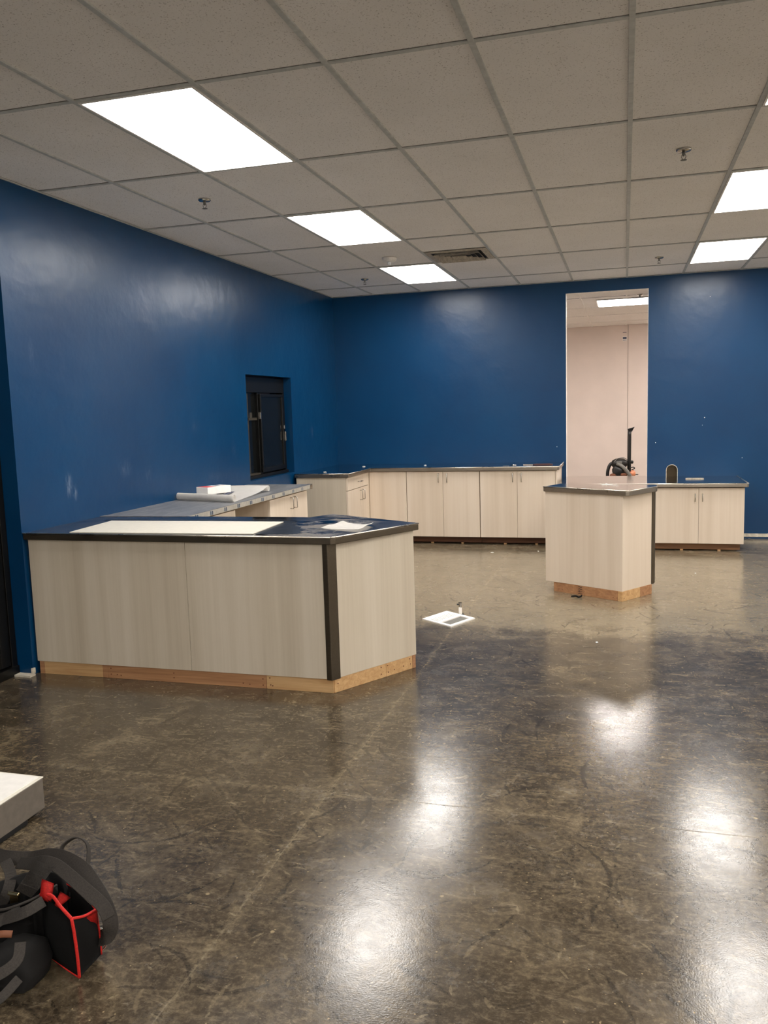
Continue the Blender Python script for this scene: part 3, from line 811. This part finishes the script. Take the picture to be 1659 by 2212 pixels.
obj('filler_strip', box(bm_new(), SFX-.02, SFX, BY-.043, BY-.002, ZKB, ZB-.006), M['lam2'], t)

t = thing('corner_panel', 'cream blank corner cabinet panel left of the two-door cabinets on the back wall', 'cabinet', (-2.7, 7.6, 0))
obj('front_panel', box(bm_new(), SFX+.003, -2.494, BY, BY+.019, ZKB, ZB-.006), M['lam2'], t, bevel=.001)
obj('body', box(bm_new(), SFX+.003, -2.494, BY+.02, YB-.005, ZKB, ZB-.006), M['lam2'], t)
obj('base_board', box(bm_new(), SFX-.03, -2.50, BY+.10, BY+.138, .0, ZKB-.004), M['pinedark'], t)
def back_unit(x0, x1, xm, label, y=BY, zk=ZKB, z1=ZB-.006, hz=(.735, .835), wood='pinedark', feet=True, end=None, name='base_cabinet', hoff=.05, kx0=0, kx1=0, ky=.10):
    t = thing(name, label, 'cabinet', ((x0+x1)/2, (y+YB)/2, 0))
    obj('body', box(bm_new(), x0+.001, x1-.001, y+.02, YB-.005, zk, z1), M['lam2'], t)
    for k, (a, c) in enumerate(((x0+.003, xm-.0015), (xm+.0015, x1-.003))):
        d_ = obj('door', box(bm_new(), a, c, y, y+.019, zk, z1), M['lam2'], t, bevel=.0012)
        xx = xm-hoff if k == 0 else xm+hoff
        obj('handle', handle_v(bm_new(), xx, y, hz[0], hz[1], (0, -1, 0)), M['chrome'], d_, smooth=True)
    obj('base_board', box(bm_new(), x0+kx0, x1-kx1, y+ky, y+ky+.038, .012, zk-.002), M[wood], t, bevel=.001)
    if feet:
        b = bm_new()
        for u in (.3, .72): box(b, x0+(x1-x0)*u, x0+(x1-x0)*u+.03, y+ky-.004, y+ky+.03, 0, .0119)
        obj_split('shim', b, M['pine'], t)
    return t
back_unit(-2.49, -1.622, -2.052, 'cream two-door cabinet on the back wall, left of the other one in the row')
t = back_unit(-1.618, -.762, -1.190, 'cream two-door cabinet on the back wall, nearest the doorway')
b = bm_new(); box(b, -.761, -.744, BY, YB-.006, 0, ZB-.006)
obj('end_panel', b, M['lam2'], t, bevel=.001)
BT = [(-3.564, 6.428), (-2.925, 6.428), (-2.925, 7.240), (-.737, 7.240), (-.720, 7.262), (-.720, 8.010), (-3.588, 8.010), (-3.588, 6.60)]
worktop('back_worktop', 'L-shaped shiny metal worktop in the rear left corner, running to the doorway', BT, HB, .040, M['steel'], M['steel_edge'], rim=((0, 1), (1, 2), (2, 3), (3, 4), (4, 5)))

# ------------------------------------------------------------------ low counter by the doorway
HL = .724; ZL = .684; ZKL = .083; LY = 7.085
back_unit(.292, 1.190, .738, 'lower cream two-door cabinet right of the island, below the arched hole in the wall', y=LY, zk=ZKL, z1=ZL-.008, hz=(.535, .615), wood='pinedark2', kx1=.03, ky=.06, hoff=.037)
back_unit(-.690, .288, -.20, 'lower cream cabinet under the low worktop, hidden behind the island', y=LY, zk=ZKL, z1=ZL-.008, hz=(.535, .615), wood='pinered', ky=.06, hoff=.037)
LT = [(-.706, 7.045), (1.205, 7.045), (1.222, 7.06), (1.222, 8.010), (.236, 8.010), (.224, 8.10), (-.676, 8.10), (-.690, 8.010), (-.706, 8.010)]
worktop('low_worktop', 'low shiny metal worktop running from the doorway to the right end cabinet', LT, HL, .038, M['steel'], M['steel_edge'], rim=((0, 1), (1, 2), (2, 3)))
t = thing('thin_bracket', 'small pale metal bracket lying on the low worktop at the right', 'bracket', (.74, 7.62, HL))
b = bm_new(); box(b, .64, .83, 7.60, 7.635, HL+.001, HL+.010); obj('plate', b, M['dustwhite'], t, bevel=.001)
b = bm_new(); box(b, .65, .81, 7.625, 7.665, HL+.010, HL+.013); obj('upper_flange', b, M['chrome'], t)

# ------------------------------------------------------------------ island
IL = (-.668, 4.958); IC = (-.030, 4.600); IR = (.200, 4.926)
def perp(p, q, d):
    v = Vector((q[0]-p[0], q[1]-p[1])).normalized(); return Vector((-v.y, v.x))*d
isl = thing('island_counter', 'small free-standing island clad in cream woodgrain laminate, in front of the low cabinet', 'counter', (-.22, 4.95, 0))
obj('front_panel', slab(bm_new(), IL, IC, .019, ZK, ZT), M['lam2'], isl, bevel=.001)
iv = perp(IL, IC, .27)
b = bm_new(); slab(b, (IC[0]+.001, IC[1]+.001), (IR[0], IR[1]), .019, ZK, ZT); obj('side_panel', b, M['lam2'], isl, bevel=.001)
BL = (IL[0]+iv.x*.95, IL[1]+iv.y*.95)
obj('end_panel', slab(bm_new(), BL, (IL[0]+.001, IL[1]+.012), .019, ZK, ZT), M['lam2'], isl, bevel=.001)
b = bm_new(); slab(b, (.222, 5.07), BL, .019, ZK, ZT); obj('back_panel', b, M['lam2'], isl)
obj('corner_post', prism(bm_new(), [(.199, 4.936), (.203, 4.928), (.224, 4.950), (.232, 5.00), (.226, 5.07), (.206, 5.07), (.197, 4.98)], ZK, ZT), M['steel_edge_dark'], isl, bevel=.003)
k0 = (-.597, 4.926); k1 = (-.031, 4.598)
k0b = lerp2(k0, k1, .05)
board(k0, k0b, M['pinered'], par=isl, nl=())
board(lerp2(k0, k1, .052), lerp2(k0, k1, .94), M['pinered'], par=isl, nl=((.03, .3), (.09, .3), (.38, .35), (.93, .3), (.99, .3)))
board(lerp2(k0, k1, .942), k1, M['pine'], par=isl)
k2 = (.206, 4.930)
board((k1[0]+.001, k1[1]+.001), lerp2(k1, k2, .60), M['pine'], par=isl, nl=((.1, .3),))
board(lerp2(k1, k2, .602), k2, M['pinered'], par=isl)
# burnt stamp marks on the base board
b = bm_new(); pm = lerp2(k0, k1, .40); dv = Vector((k1[0]-k0[0], k1[1]-k0[1], 0)).normalized(); nn = Vector((dv.y, -dv.x, 0))
for k in range(4):
    c0 = Vector((pm[0], pm[1], .012+.019*k)) + nn*.0008
    tube(b, [c0-dv*.018, c0-dv*.004+Vector((0, 0, .006)), c0+dv*.006-Vector((0, 0, .003)), c0+dv*.02+Vector((0, 0, .003))], .0022, 6)
obj('ink_stamp', b, M['blackp'], isl)
IT = [(-.684, 4.946), (-.008, 4.566), (.020, 4.570), (.232, 4.905), (.241, 4.925), (.240, 5.096), (-.560, 5.236)]
worktop('island_worktop', 'shiny metal worktop with cut corners on the free-standing island', IT, HT, .040, M['steel'], M['steel_edge'], rim=((0, 1), (1, 2), (2, 3), (3, 4)))
b_ = [(-.215, 5.085), (-.105, 5.050), (-.060, 5.075), (-.165, 5.118)]
paper(b_, HT+.0015, 'scrap of white paper on the island worktop', 'paper_scrap', .008)
o = obj('black_scrap', ribbon(bm_new(), smooth_path([(-.44, 4.72, .004), (-.40, 4.705, .012), (-.375, 4.69, .006), (-.35, 4.715, .016)], 5), .014, .003, (0, 0, 1)), M['rubber'], None, origin=(-.4, 4.71, 0))
tag(o, 'scrap of black rubber on the floor in front of the island', 'scrap')

# tools on the back worktop
t = thing('utility_knife', 'long tool with a dark maroon grip lying at the right end of the back worktop', 'tool', (-.95, 7.38, HB))
obj('grip', tube(bm_new(), [(-1.02, 7.36, HB+.014), (-.99, 7.36, HB+.015), (-.84, 7.37, HB+.015), (-.80, 7.372, HB+.012)], [.008, .013, .014, .009], 12), M['maroon'], t, smooth=True)
obj('blade', box(bm_new(), -1.13, -1.02, 7.350, 7.368, HB+.004, HB+.022), M['chrome'], t, bevel=.002)
o = obj('metal_clip', tube(bm_new(), [(-1.27, 7.38, HB+.011), (-1.24, 7.37, HB+.013), (-1.21, 7.37, HB+.011)], [.006, .010, .007], 12), M['chrome'], None, origin=(-1.24, 7.37, HB), smooth=True)
tag(o, 'small bright metal clip left of the maroon-handled tool on the back worktop', 'clip')
o = obj('pale_strip', box(bm_new(), -1.36, -1.29, 7.33, 7.352, HB+.004, HB+.009), M['greyp'], None, origin=(-1.32, 7.34, HB), bevel=.001)
tag(o, 'thin pale strip at the left of the tools on the back worktop', 'strip')
for (x, y, z, lab) in ((-3.30, 6.70, HB, 'white plaster crumb on the left arm of the back worktop'), (-3.1, 7.55, HB, 'white plaster crumb in the corner of the back worktop'), (-2.35, 7.66, HB, 'white plaster crumb on the back worktop behind the corner panel')):
    b = bm_new(); bmesh.ops.create_icosphere(b, subdivisions=1, radius=1); 
    for v in b.verts: v.co = Vector((x+v.co.x*.022*random.uniform(.7, 1.1), y+v.co.y*.02, z+.004+v.co.z*.004))
    o = obj('plaster_crumb', b, M['paper'], None, origin=(x, y, z)); tag(o, lab, 'debris')
for (x, y, s, lab) in ((-1.41, 6.77, .02, 'flake of white plaster on the floor near the front of the rear cabinets'), (-2.2, 5.55, .016, 'pale flake of plaster on the floor left, behind the front counter'), (-.19, 3.37, .011, 'tiny round white bit on the floor in front of the island'), (.62, 5.86, .012, 'white speck on the floor right of the island'),
                       (-.92, 6.9, .012, 'white crumb on the floor in front of the cabinet nearest the doorway')):
    b = bm_new(); bmesh.ops.create_icosphere(b, subdivisions=1, radius=1)
    for v in b.verts: v.co = Vector((x+v.co.x*s*random.uniform(.7, 1.2), y+v.co.y*s, .003+v.co.z*.003))
    o = obj('plaster_flake', b, M['paper'], None, origin=(x, y, 0)); tag(o, lab, 'debris')

# ------------------------------------------------------------------ floor register and pipe stub
ra = Vector((-1.489, 3.775)); rb = Vector((-1.356, 4.046)); rd = Vector((-1.231, 3.590))
ea = (rb-ra); eb = (rd-ra)
R2 = lambda a, c: (ra.x+ea.x*a+eb.x*c, ra.y+ea.y*a+eb.y*c)
t = thing('floor_register', 'square white floor grate with slots and a rectangular opening beside the front counter', 'floor grate', (*R2(.5, .5), 0))
b = bm_new(); zt = .010
def cell(a0, a1, c0, c1, z0=0.0005, z1=zt): prism(b, [R2(a0, c0), R2(a1, c0), R2(a1, c1), R2(a0, c1)][::-1], z0, z1)
cell(0, 1, 0, .20); cell(0, 1, .48, .58); cell(0, 1, .90, 1); cell(0, .10, .20, .48); cell(.9, 1, .20, .48); cell(0, .10, .58, .90); cell(.88, 1, .58, .90)
for k in range(9): cell(.10+k*.0889+.030, .10+(k+1)*.0889, .20, .48)
obj('plate', b, M['paper'], t)
b = bm_new(); cell(.02, .98, .03, .97, .0003, .002); obj('sump', b, M['greyp'], t)
t = thing('pipe_stub', 'short capped pipe stub standing at the rear edge of the white floor grate', 'pipe', (-1.235, 3.985, 0))
x, y = -1.235, 3.985
obj('pipe', lathe(bm_new(), [(.013, 0), (.013, .055), (.012, .056)], (x, y, 0), 16), M['paper'], t, smooth=False)
obj('valve_body', lathe(bm_new(), [(.012, .056), (.013, .062), (.011, .085), (.008, .092)], (x, y, 0), 14), M['chrome'], t)
b = bm_new(); tube(b, [(x-.008, y, .080), (x-.026, y-.004, .080)], .006, 8); box(b, x-.013, x+.013, y-.004, y+.004, .090, .096)
obj('valve_lever', b, M['blackp'], t)
obj('floor_flange', lathe(bm_new(), [(.030, 0.0), (.030, .003), (.016, .005)], (x, y, 0), 20), M['rubber'], t)

# ------------------------------------------------------------------ white flat box at the left edge
t = thing('white_flat_box', 'flat white-topped box with sides shaded grey, on black feet, cut by the left edge', 'box', (-2.55, .2, 0))
BXZ = .155
x1_, y1_ = -2.283, .468
obj('box_body', box(bm_new(), -3.0, x1_, -.32, y1_, .022, BXZ-.006), M['box_shade_seam'], t, bevel=.004)
obj('lid', box(bm_new(), -3.0, x1_+.002, -.32, y1_+.002, BXZ-.0055, BXZ), M['board'], t, bevel=.002)
obj('lid_sheet', box(bm_new(), -2.99, x1_-.012, -.31, y1_-.010, BXZ, BXZ+.002), M['paper'], t)
b = bm_new(); box(b, x1_-.035, x1_-.004, -.25, y1_-.10, 0, .022)
obj('foot', b, M['rubber'], t, bevel=.003)
b = bm_new(); box(b, -2.97, -2.94, -.25, y1_-.10, 0, .022); obj('foot', b, M['rubber'], t, bevel=.003)

# ------------------------------------------------------------------ tool bag with straps
t = thing('tool_bag', 'black tool belt bag with thick straps and a red-trimmed open pouch on the floor', 'tool bag', (-1.70, -.30, 0))
def blob(b, c, s, sub=3, amp=.08, seed=0):
    rnd = random.Random(seed); ph = [rnd.uniform(0, 6) for _ in range(6)]
    n0 = len(b.verts); bmesh.ops.create_icosphere(b, subdivisions=sub, radius=1); b.verts.ensure_lookup_table()
    for v in b.verts[n0:]:
        p = v.co.copy(); k = 1+amp*(math.sin(3*p.x+ph[0])*math.sin(3*p.y+ph[1])+.6*math.sin(6*p.z+ph[2])*math.sin(5*p.x+ph[3]))
        q = Vector([math.copysign(abs(w)**.75, w) for w in p])*k
        v.co = Vector((c[0]+q.x*s[0], c[1]+q.y*s[1], max(.001, c[2]+q.z*s[2])))
b = bm_new(); blob(b, (-1.84, -.45, .05), (.17, .12, .055), 4, .2, 3); blob(b, (-1.69, -.42, .05), (.09, .09, .06), 3, .18, 5)
obj('bag_body', b, M['canvas'], t, smooth=True)
# rear pocket wall standing up behind
b = bm_new()
ribbon(b, smooth_path([(-1.90, -.25, .10), (-1.80, -.20, .125), (-1.70, -.20, .135), (-1.62, -.25, .12)], 6), .12, .012, (0, 0, 1))
obj('rear_wall', b, M['canvas'], t, smooth=True)
# open pouch with red binding: front wall, side walls
F0 = (-1.655, -.335, .215); F1 = (-1.500, -.405, .205); B0 = (-1.625, -.255, .205); B1 = (-1.505, -.29, .160)
G0 = (-1.66, -.33, .02); G1 = (-1.505, -.385, .012); G2 = (-1.505, -.28, .012)
def quad(b, p, q, r, s, th=.004, n=8, bow=(0, 0, 0)):
    P = [Vector(v) for v in (p, q, r, s)]; V = []
    for i in range(n+1):
        row = []
        for j in range(n+1):
            u, v = i/n, j/n
            w = P[0]*(1-u)*(1-v)+P[1]*u*(1-v)+P[2]*u*v+P[3]*(1-u)*v
            w = w+Vector(bow)*math.sin(PI*u)*math.sin(PI*v)
            row.append(b.verts.new(w))
        V.append(row)
    fs = [b.faces.new((V[i][j], V[i+1][j], V[i+1][j+1], V[i][j+1])) for i in range(n) for j in range(n)]
    bmesh.ops.solidify(b, geom=fs, thickness=th)
b = bm_new()
quad(b, F0, F1, G1, G0, bow=(.01, -.02, 0)); quad(b, F1, B1, G2, G1, bow=(.015, 0, 0)); quad(b, B0, B1, G2, (-1.64, -.25, .02))
pouch = obj('open_pouch', b, M['canvas'], t, smooth=True)
b = bm_new()
quad(b, (-1.80, -.37, .175), (-1.675, -.355, .205), (-1.665, -.355, .015), (-1.80, -.40, .015), bow=(0, -.035, 0))
quad(b, (-1.675, -.355, .205), (-1.665, -.25, .19), (-1.66, -.25, .015), (-1.665, -.355, .015))
quad(b, (-1.665, -.25, .19), (-1.80, -.24, .165), (-1.80, -.25, .015), (-1.66, -.25, .015))
obj('side_pouch', b, M['canvas'], t, smooth=True)
b = bm_new(); tube(b, smooth_path([(-1.80, -.37, .175), (-1.74, -.395, .19), (-1.675, -.355, .205), (-1.668, -.25, .19)], 6), .004, 8)
obj('pouch_rim', b, M['nylon'], t, smooth=True)
b = bm_new()
tube(b, smooth_path([F0, (-1.60, -.355, .228), (-1.55, -.385, .222), F1], 6), .0048, 8)
tube(b, smooth_path([F1, (-1.497, -.402, .16), (-1.498, -.395, .08), G1], 6), .0045, 8)
tube(b, smooth_path([F1, (-1.500, -.35, .178), B1], 5), .004, 8)
tube(b, smooth_path([B1, (-1.555, -.27, .190), B0], 5), .004, 8)
tube(b, smooth_path([B1, (-1.502, -.285, .08), G2], 5), .003, 8)
tube(b, smooth_path([G1, (-1.57, -.36, .012), (-1.65, -.33, .02)], 5), .003, 8)
obj('red_binding', b, M['red'], pouch, smooth=True)
b = bm_new()
quad(b, (-1.668, -.31, .246), (-1.622, -.315, .240), (-1.605, -.355, .208), (-1.650, -.350, .205), .006, 6, (0, -.012, .012))
quad(b, (-1.607, -.31, .215), (-1.565, -.32, .207), (-1.585, -.35, .19), (-1.60, -.35, .195), .005, 4)
quad(b, (-1.496, -.34, .172), (-1.492, -.30, .168), (-1.500, -.29, .115), (-1.520, -.36, .140), .005, 5, (.008, 0, 0))
obj_split('red_tab', b, M['red'], pouch, smooth=True)
# thick strap sweeping over the back and around the right
b = bm_new()
main = smooth_path([(-2.04, -.10, .165), (-1.95, -.13, .178), (-1.867, -.12, .180), (-1.79, -.12, .200), (-1.71, -.14, .208), (-1.63, -.17, .200), (-1.555, -.22, .186), (-1.495, -.265, .172), (-1.462, -.29, .150), (-1.455, -.295, .115), (-1.475, -.29, .080), (-1.515, -.28, .062)], 7)
nW = len(main)
wd_ = [(Vector((.1, -.75, .65)).lerp(Vector((-.55, -.55, .3)), min(1, i/nW*1.25))) for i in range(nW)]
ribbon(b, main, .044, .006, None)
obj('strap', b, M['nylon'], t, smooth=False, bevel=.002)
b = bm_new()
m2 = smooth_path([(-1.88, -.16, .185), (-1.80, -.20, .215), (-1.735, -.225, .243), (-1.68, -.235, .246), (-1.61, -.262, .236), (-1.54, -.285, .214), (-1.475, -.30, .185), (-1.452, -.305, .15)], 7)
ribbon(b, m2, .038, .005, None); obj('strap', b, M['nylon'], t, bevel=.002)
b = bm_new()
lp = smooth_path([(-1.755, -.12, .20), (-1.760, -.09, .222), (-1.735, -.06, .235), (-1.695, -.06, .222), (-1.668, -.09, .195), (-1.645, -.14, .175)], 7)
ribbon(b, lp, .024, .004, [(.15, -.8, .5)]*len(lp)); obj('hanging_loop', b, M['nylon'], t, bevel=.001)
b = bm_new()
quad(b, (-1.745, -.235, .252), (-1.675, -.245, .245), (-1.680, -.315, .212), (-1.745, -.31, .222), .006, 6, (0, -.01, .008))
quad(b, (-1.745, -.31, .222), (-1.680, -.315, .212), (-1.70, -.325, .190), (-1.755, -.32, .205), .006, 4)
obj('belt_flap', b, M['nylon'], t, bevel=.001)
b = bm_new(); box(b, -1.752, -1.722, -.352, -.344, .165, .212); tube(b, [(-1.756, -.35, .212), (-1.718, -.35, .212)], .006, 10)
obj('buckle', b, M['brass'], t, bevel=.002)
for pts, wth in (([(-1.98, -.22, .10), (-1.90, -.24, .09), (-1.85, -.26, .135), (-1.86, -.22, .175), (-1.93, -.16, .185)], .034),
                 ([(-1.90, -.38, .150), (-1.80, -.40, .155), (-1.72, -.41, .175), (-1.655, -.40, .200), (-1.625, -.36, .212)], .032),
                 ([(-1.82, -.40, .185), (-1.78, -.43, .150), (-1.74, -.42, .165), (-1.69, -.38, .19)], .028),
                 ([(-1.86, -.52, .12), (-1.76, -.56, .09), (-1.66, -.55, .10), (-1.615, -.50, .12), (-1.63, -.46, .15)], .030),
                 ([(-1.80, -.56, .06), (-1.70, -.60, .05), (-1.62, -.58, .06), (-1.59, -.52, .09)], .026)):
    pp = smooth_path(pts, 6); b = bm_new(); ribbon(b, pp, wth, .005, None); obj('strap', b, M['nylon'], t, bevel=.0015)
b = bm_new(); pp = smooth_path([(-1.735, -.47, .150), (-1.71, -.48, .168), (-1.68, -.475, .176), (-1.655, -.46, .170)], 6); ribbon(b, pp, .018, .006, None)
obj('leather_loop', b, M['leather'], t, smooth=True)
b = bm_new(); rg = [(-1.508+.017*math.cos(a), -.275+.01*math.cos(a), .055+.034*math.sin(a)) for a in [i*2*PI/24 for i in range(25)]]
tube(b, rg, .0032, 8); obj('snap_ring', b, M['chrome'], t, smooth=True)
obj('reflective_tab', box(bm_new(), -1.597, -1.580, -.262, -.256, .185, .205), M['clear'], t)

# ------------------------------------------------------------------ backpack blower in the back room
by = 12.6
t = thing('backpack_blower', 'black backpack leaf blower with upright tube standing in the white back room', 'leaf blower', (-.05, by, 0))
b = bm_new(); box(b, -.20, .04, by-.14, by+.14, 0, .34); box(b, -.24, .08, by-.18, by+.18, 0, .03)
obj('base_frame', b, M['blackp'], t, bevel=.02)
b = bm_new(); blob(b, (-.095, by, .565), (.13, .13, .085), 3, .07, 8); blob(b, (-.10, by-.04, .43), (.12, .12, .10), 3, .1, 2)
obj('engine_housing', b, M['blackp'], t, smooth=True)
b = bm_new(); box(b, -.145, -.055, by-.155, by-.14, .545, .605); tube(b, smooth_path([(-.18, by-.1, .60), (-.12, by-.1, .655), (-.03, by-.1, .665), (.03, by-.08, .63)], 5), .007, 8)
obj('engine_cover', b, M['greyp'], t, bevel=.004)
obj('blower_tube', tube(bm_new(), [(.062, by-.02, .36), (.062, by-.02, .60), (.066, by-.02, 1.05), (.068, by-.02, 1.11)], [.031, .031, .029, .029], 20), M['blackp'], t, smooth=True)
b = bm_new()
R_ = [(.029, .029, 1.10), (.045, .036, 1.135), (.058, .045, 1.165)]; rings = []
for (a, c, z) in R_: rings.append([b.verts.new((.075+(z-1.10)*.25+a*math.cos(k*PI/8), by-.02+c*math.sin(k*PI/8), z+(.28*a*math.cos(k*PI/8) if z > 1.12 else 0))) for k in range(16)])
for A, B in zip(rings, rings[1:]):
    for k in range(16): b.faces.new((A[k], A[(k+1) % 16], B[(k+1) % 16], B[k]))
bmesh.ops.solidify(b, geom=b.faces[:], thickness=.004)
obj('nozzle', b, M['blackp'], t, smooth=True)
hz_ = smooth_path([(-.13, by-.12, .57), (-.06, by-.16, .53), (.02, by-.17, .45), (.08, by-.16, .35), (.10, by-.12, .27)], 8)
obj('hose', tube(bm_new(), hz_, .030, 14), M['greyp'], t, smooth=True)
hb_ = smooth_path([(-.15, by, .575), (-.235, by-.02, .56), (-.28, by-.03, .48), (-.295, by-.03, .36), (-.27, by-.02, .22), (-.18, by, .15)], 8)
obj('elbow_pipe', tube(bm_new(), hb_, .028, 14), M['blackp'], t, smooth=True)
b = bm_new(); blob(b, (.115, by, .385), (.055, .06, .06), 2, .05, 4); obj('fuel_cap_cover', b, M['orange'], t, smooth=True)
b = bm_new(); blob(b, (-.20, by-.12, .36), (.06, .05, .04), 2, .05, 6); blob(b, (-.02, by-.14, .38), (.06, .03, .03), 2, .05, 9); obj_split('orange_shroud', b, M['leather'], t, smooth=True)
b = bm_new(); blob(b, (.105, by-.02, .585), (.028, .03, .03), 2, .02, 1); tube(b, smooth_path([(.07, by-.05, .49), (.13, by-.06, .50), (.15, by-.06, .48), (.10, by-.05, .455)], 5), .009, 8)
tube(b, [(.14, by, .375), (.21, by-.02, .371)], .006, 8)
obj('throttle_control', b, M['blackp'], t, smooth=True)
# small printed tag on the far wall
t = thing('wall_tag', 'small dark printed tag high on the white wall beyond the doorway', 'sign', (-.02, YR-.004, 2.78))
obj('tag_plate', box(bm_new(), -.062, .016, YR-.006, YR-.001, 2.735, 2.815), M['paper'], t)
b = bm_new(); box(b, -.056, .012, YR-.0075, YR-.006, 2.768, 2.806); box(b, -.056, .012, YR-.0075, YR-.006, 2.742, 2.750); box(b, -.056, .010, YR-.006, YR-.001, 2.885, 2.895)
obj_split('tag_print', b, M['ink'], t)
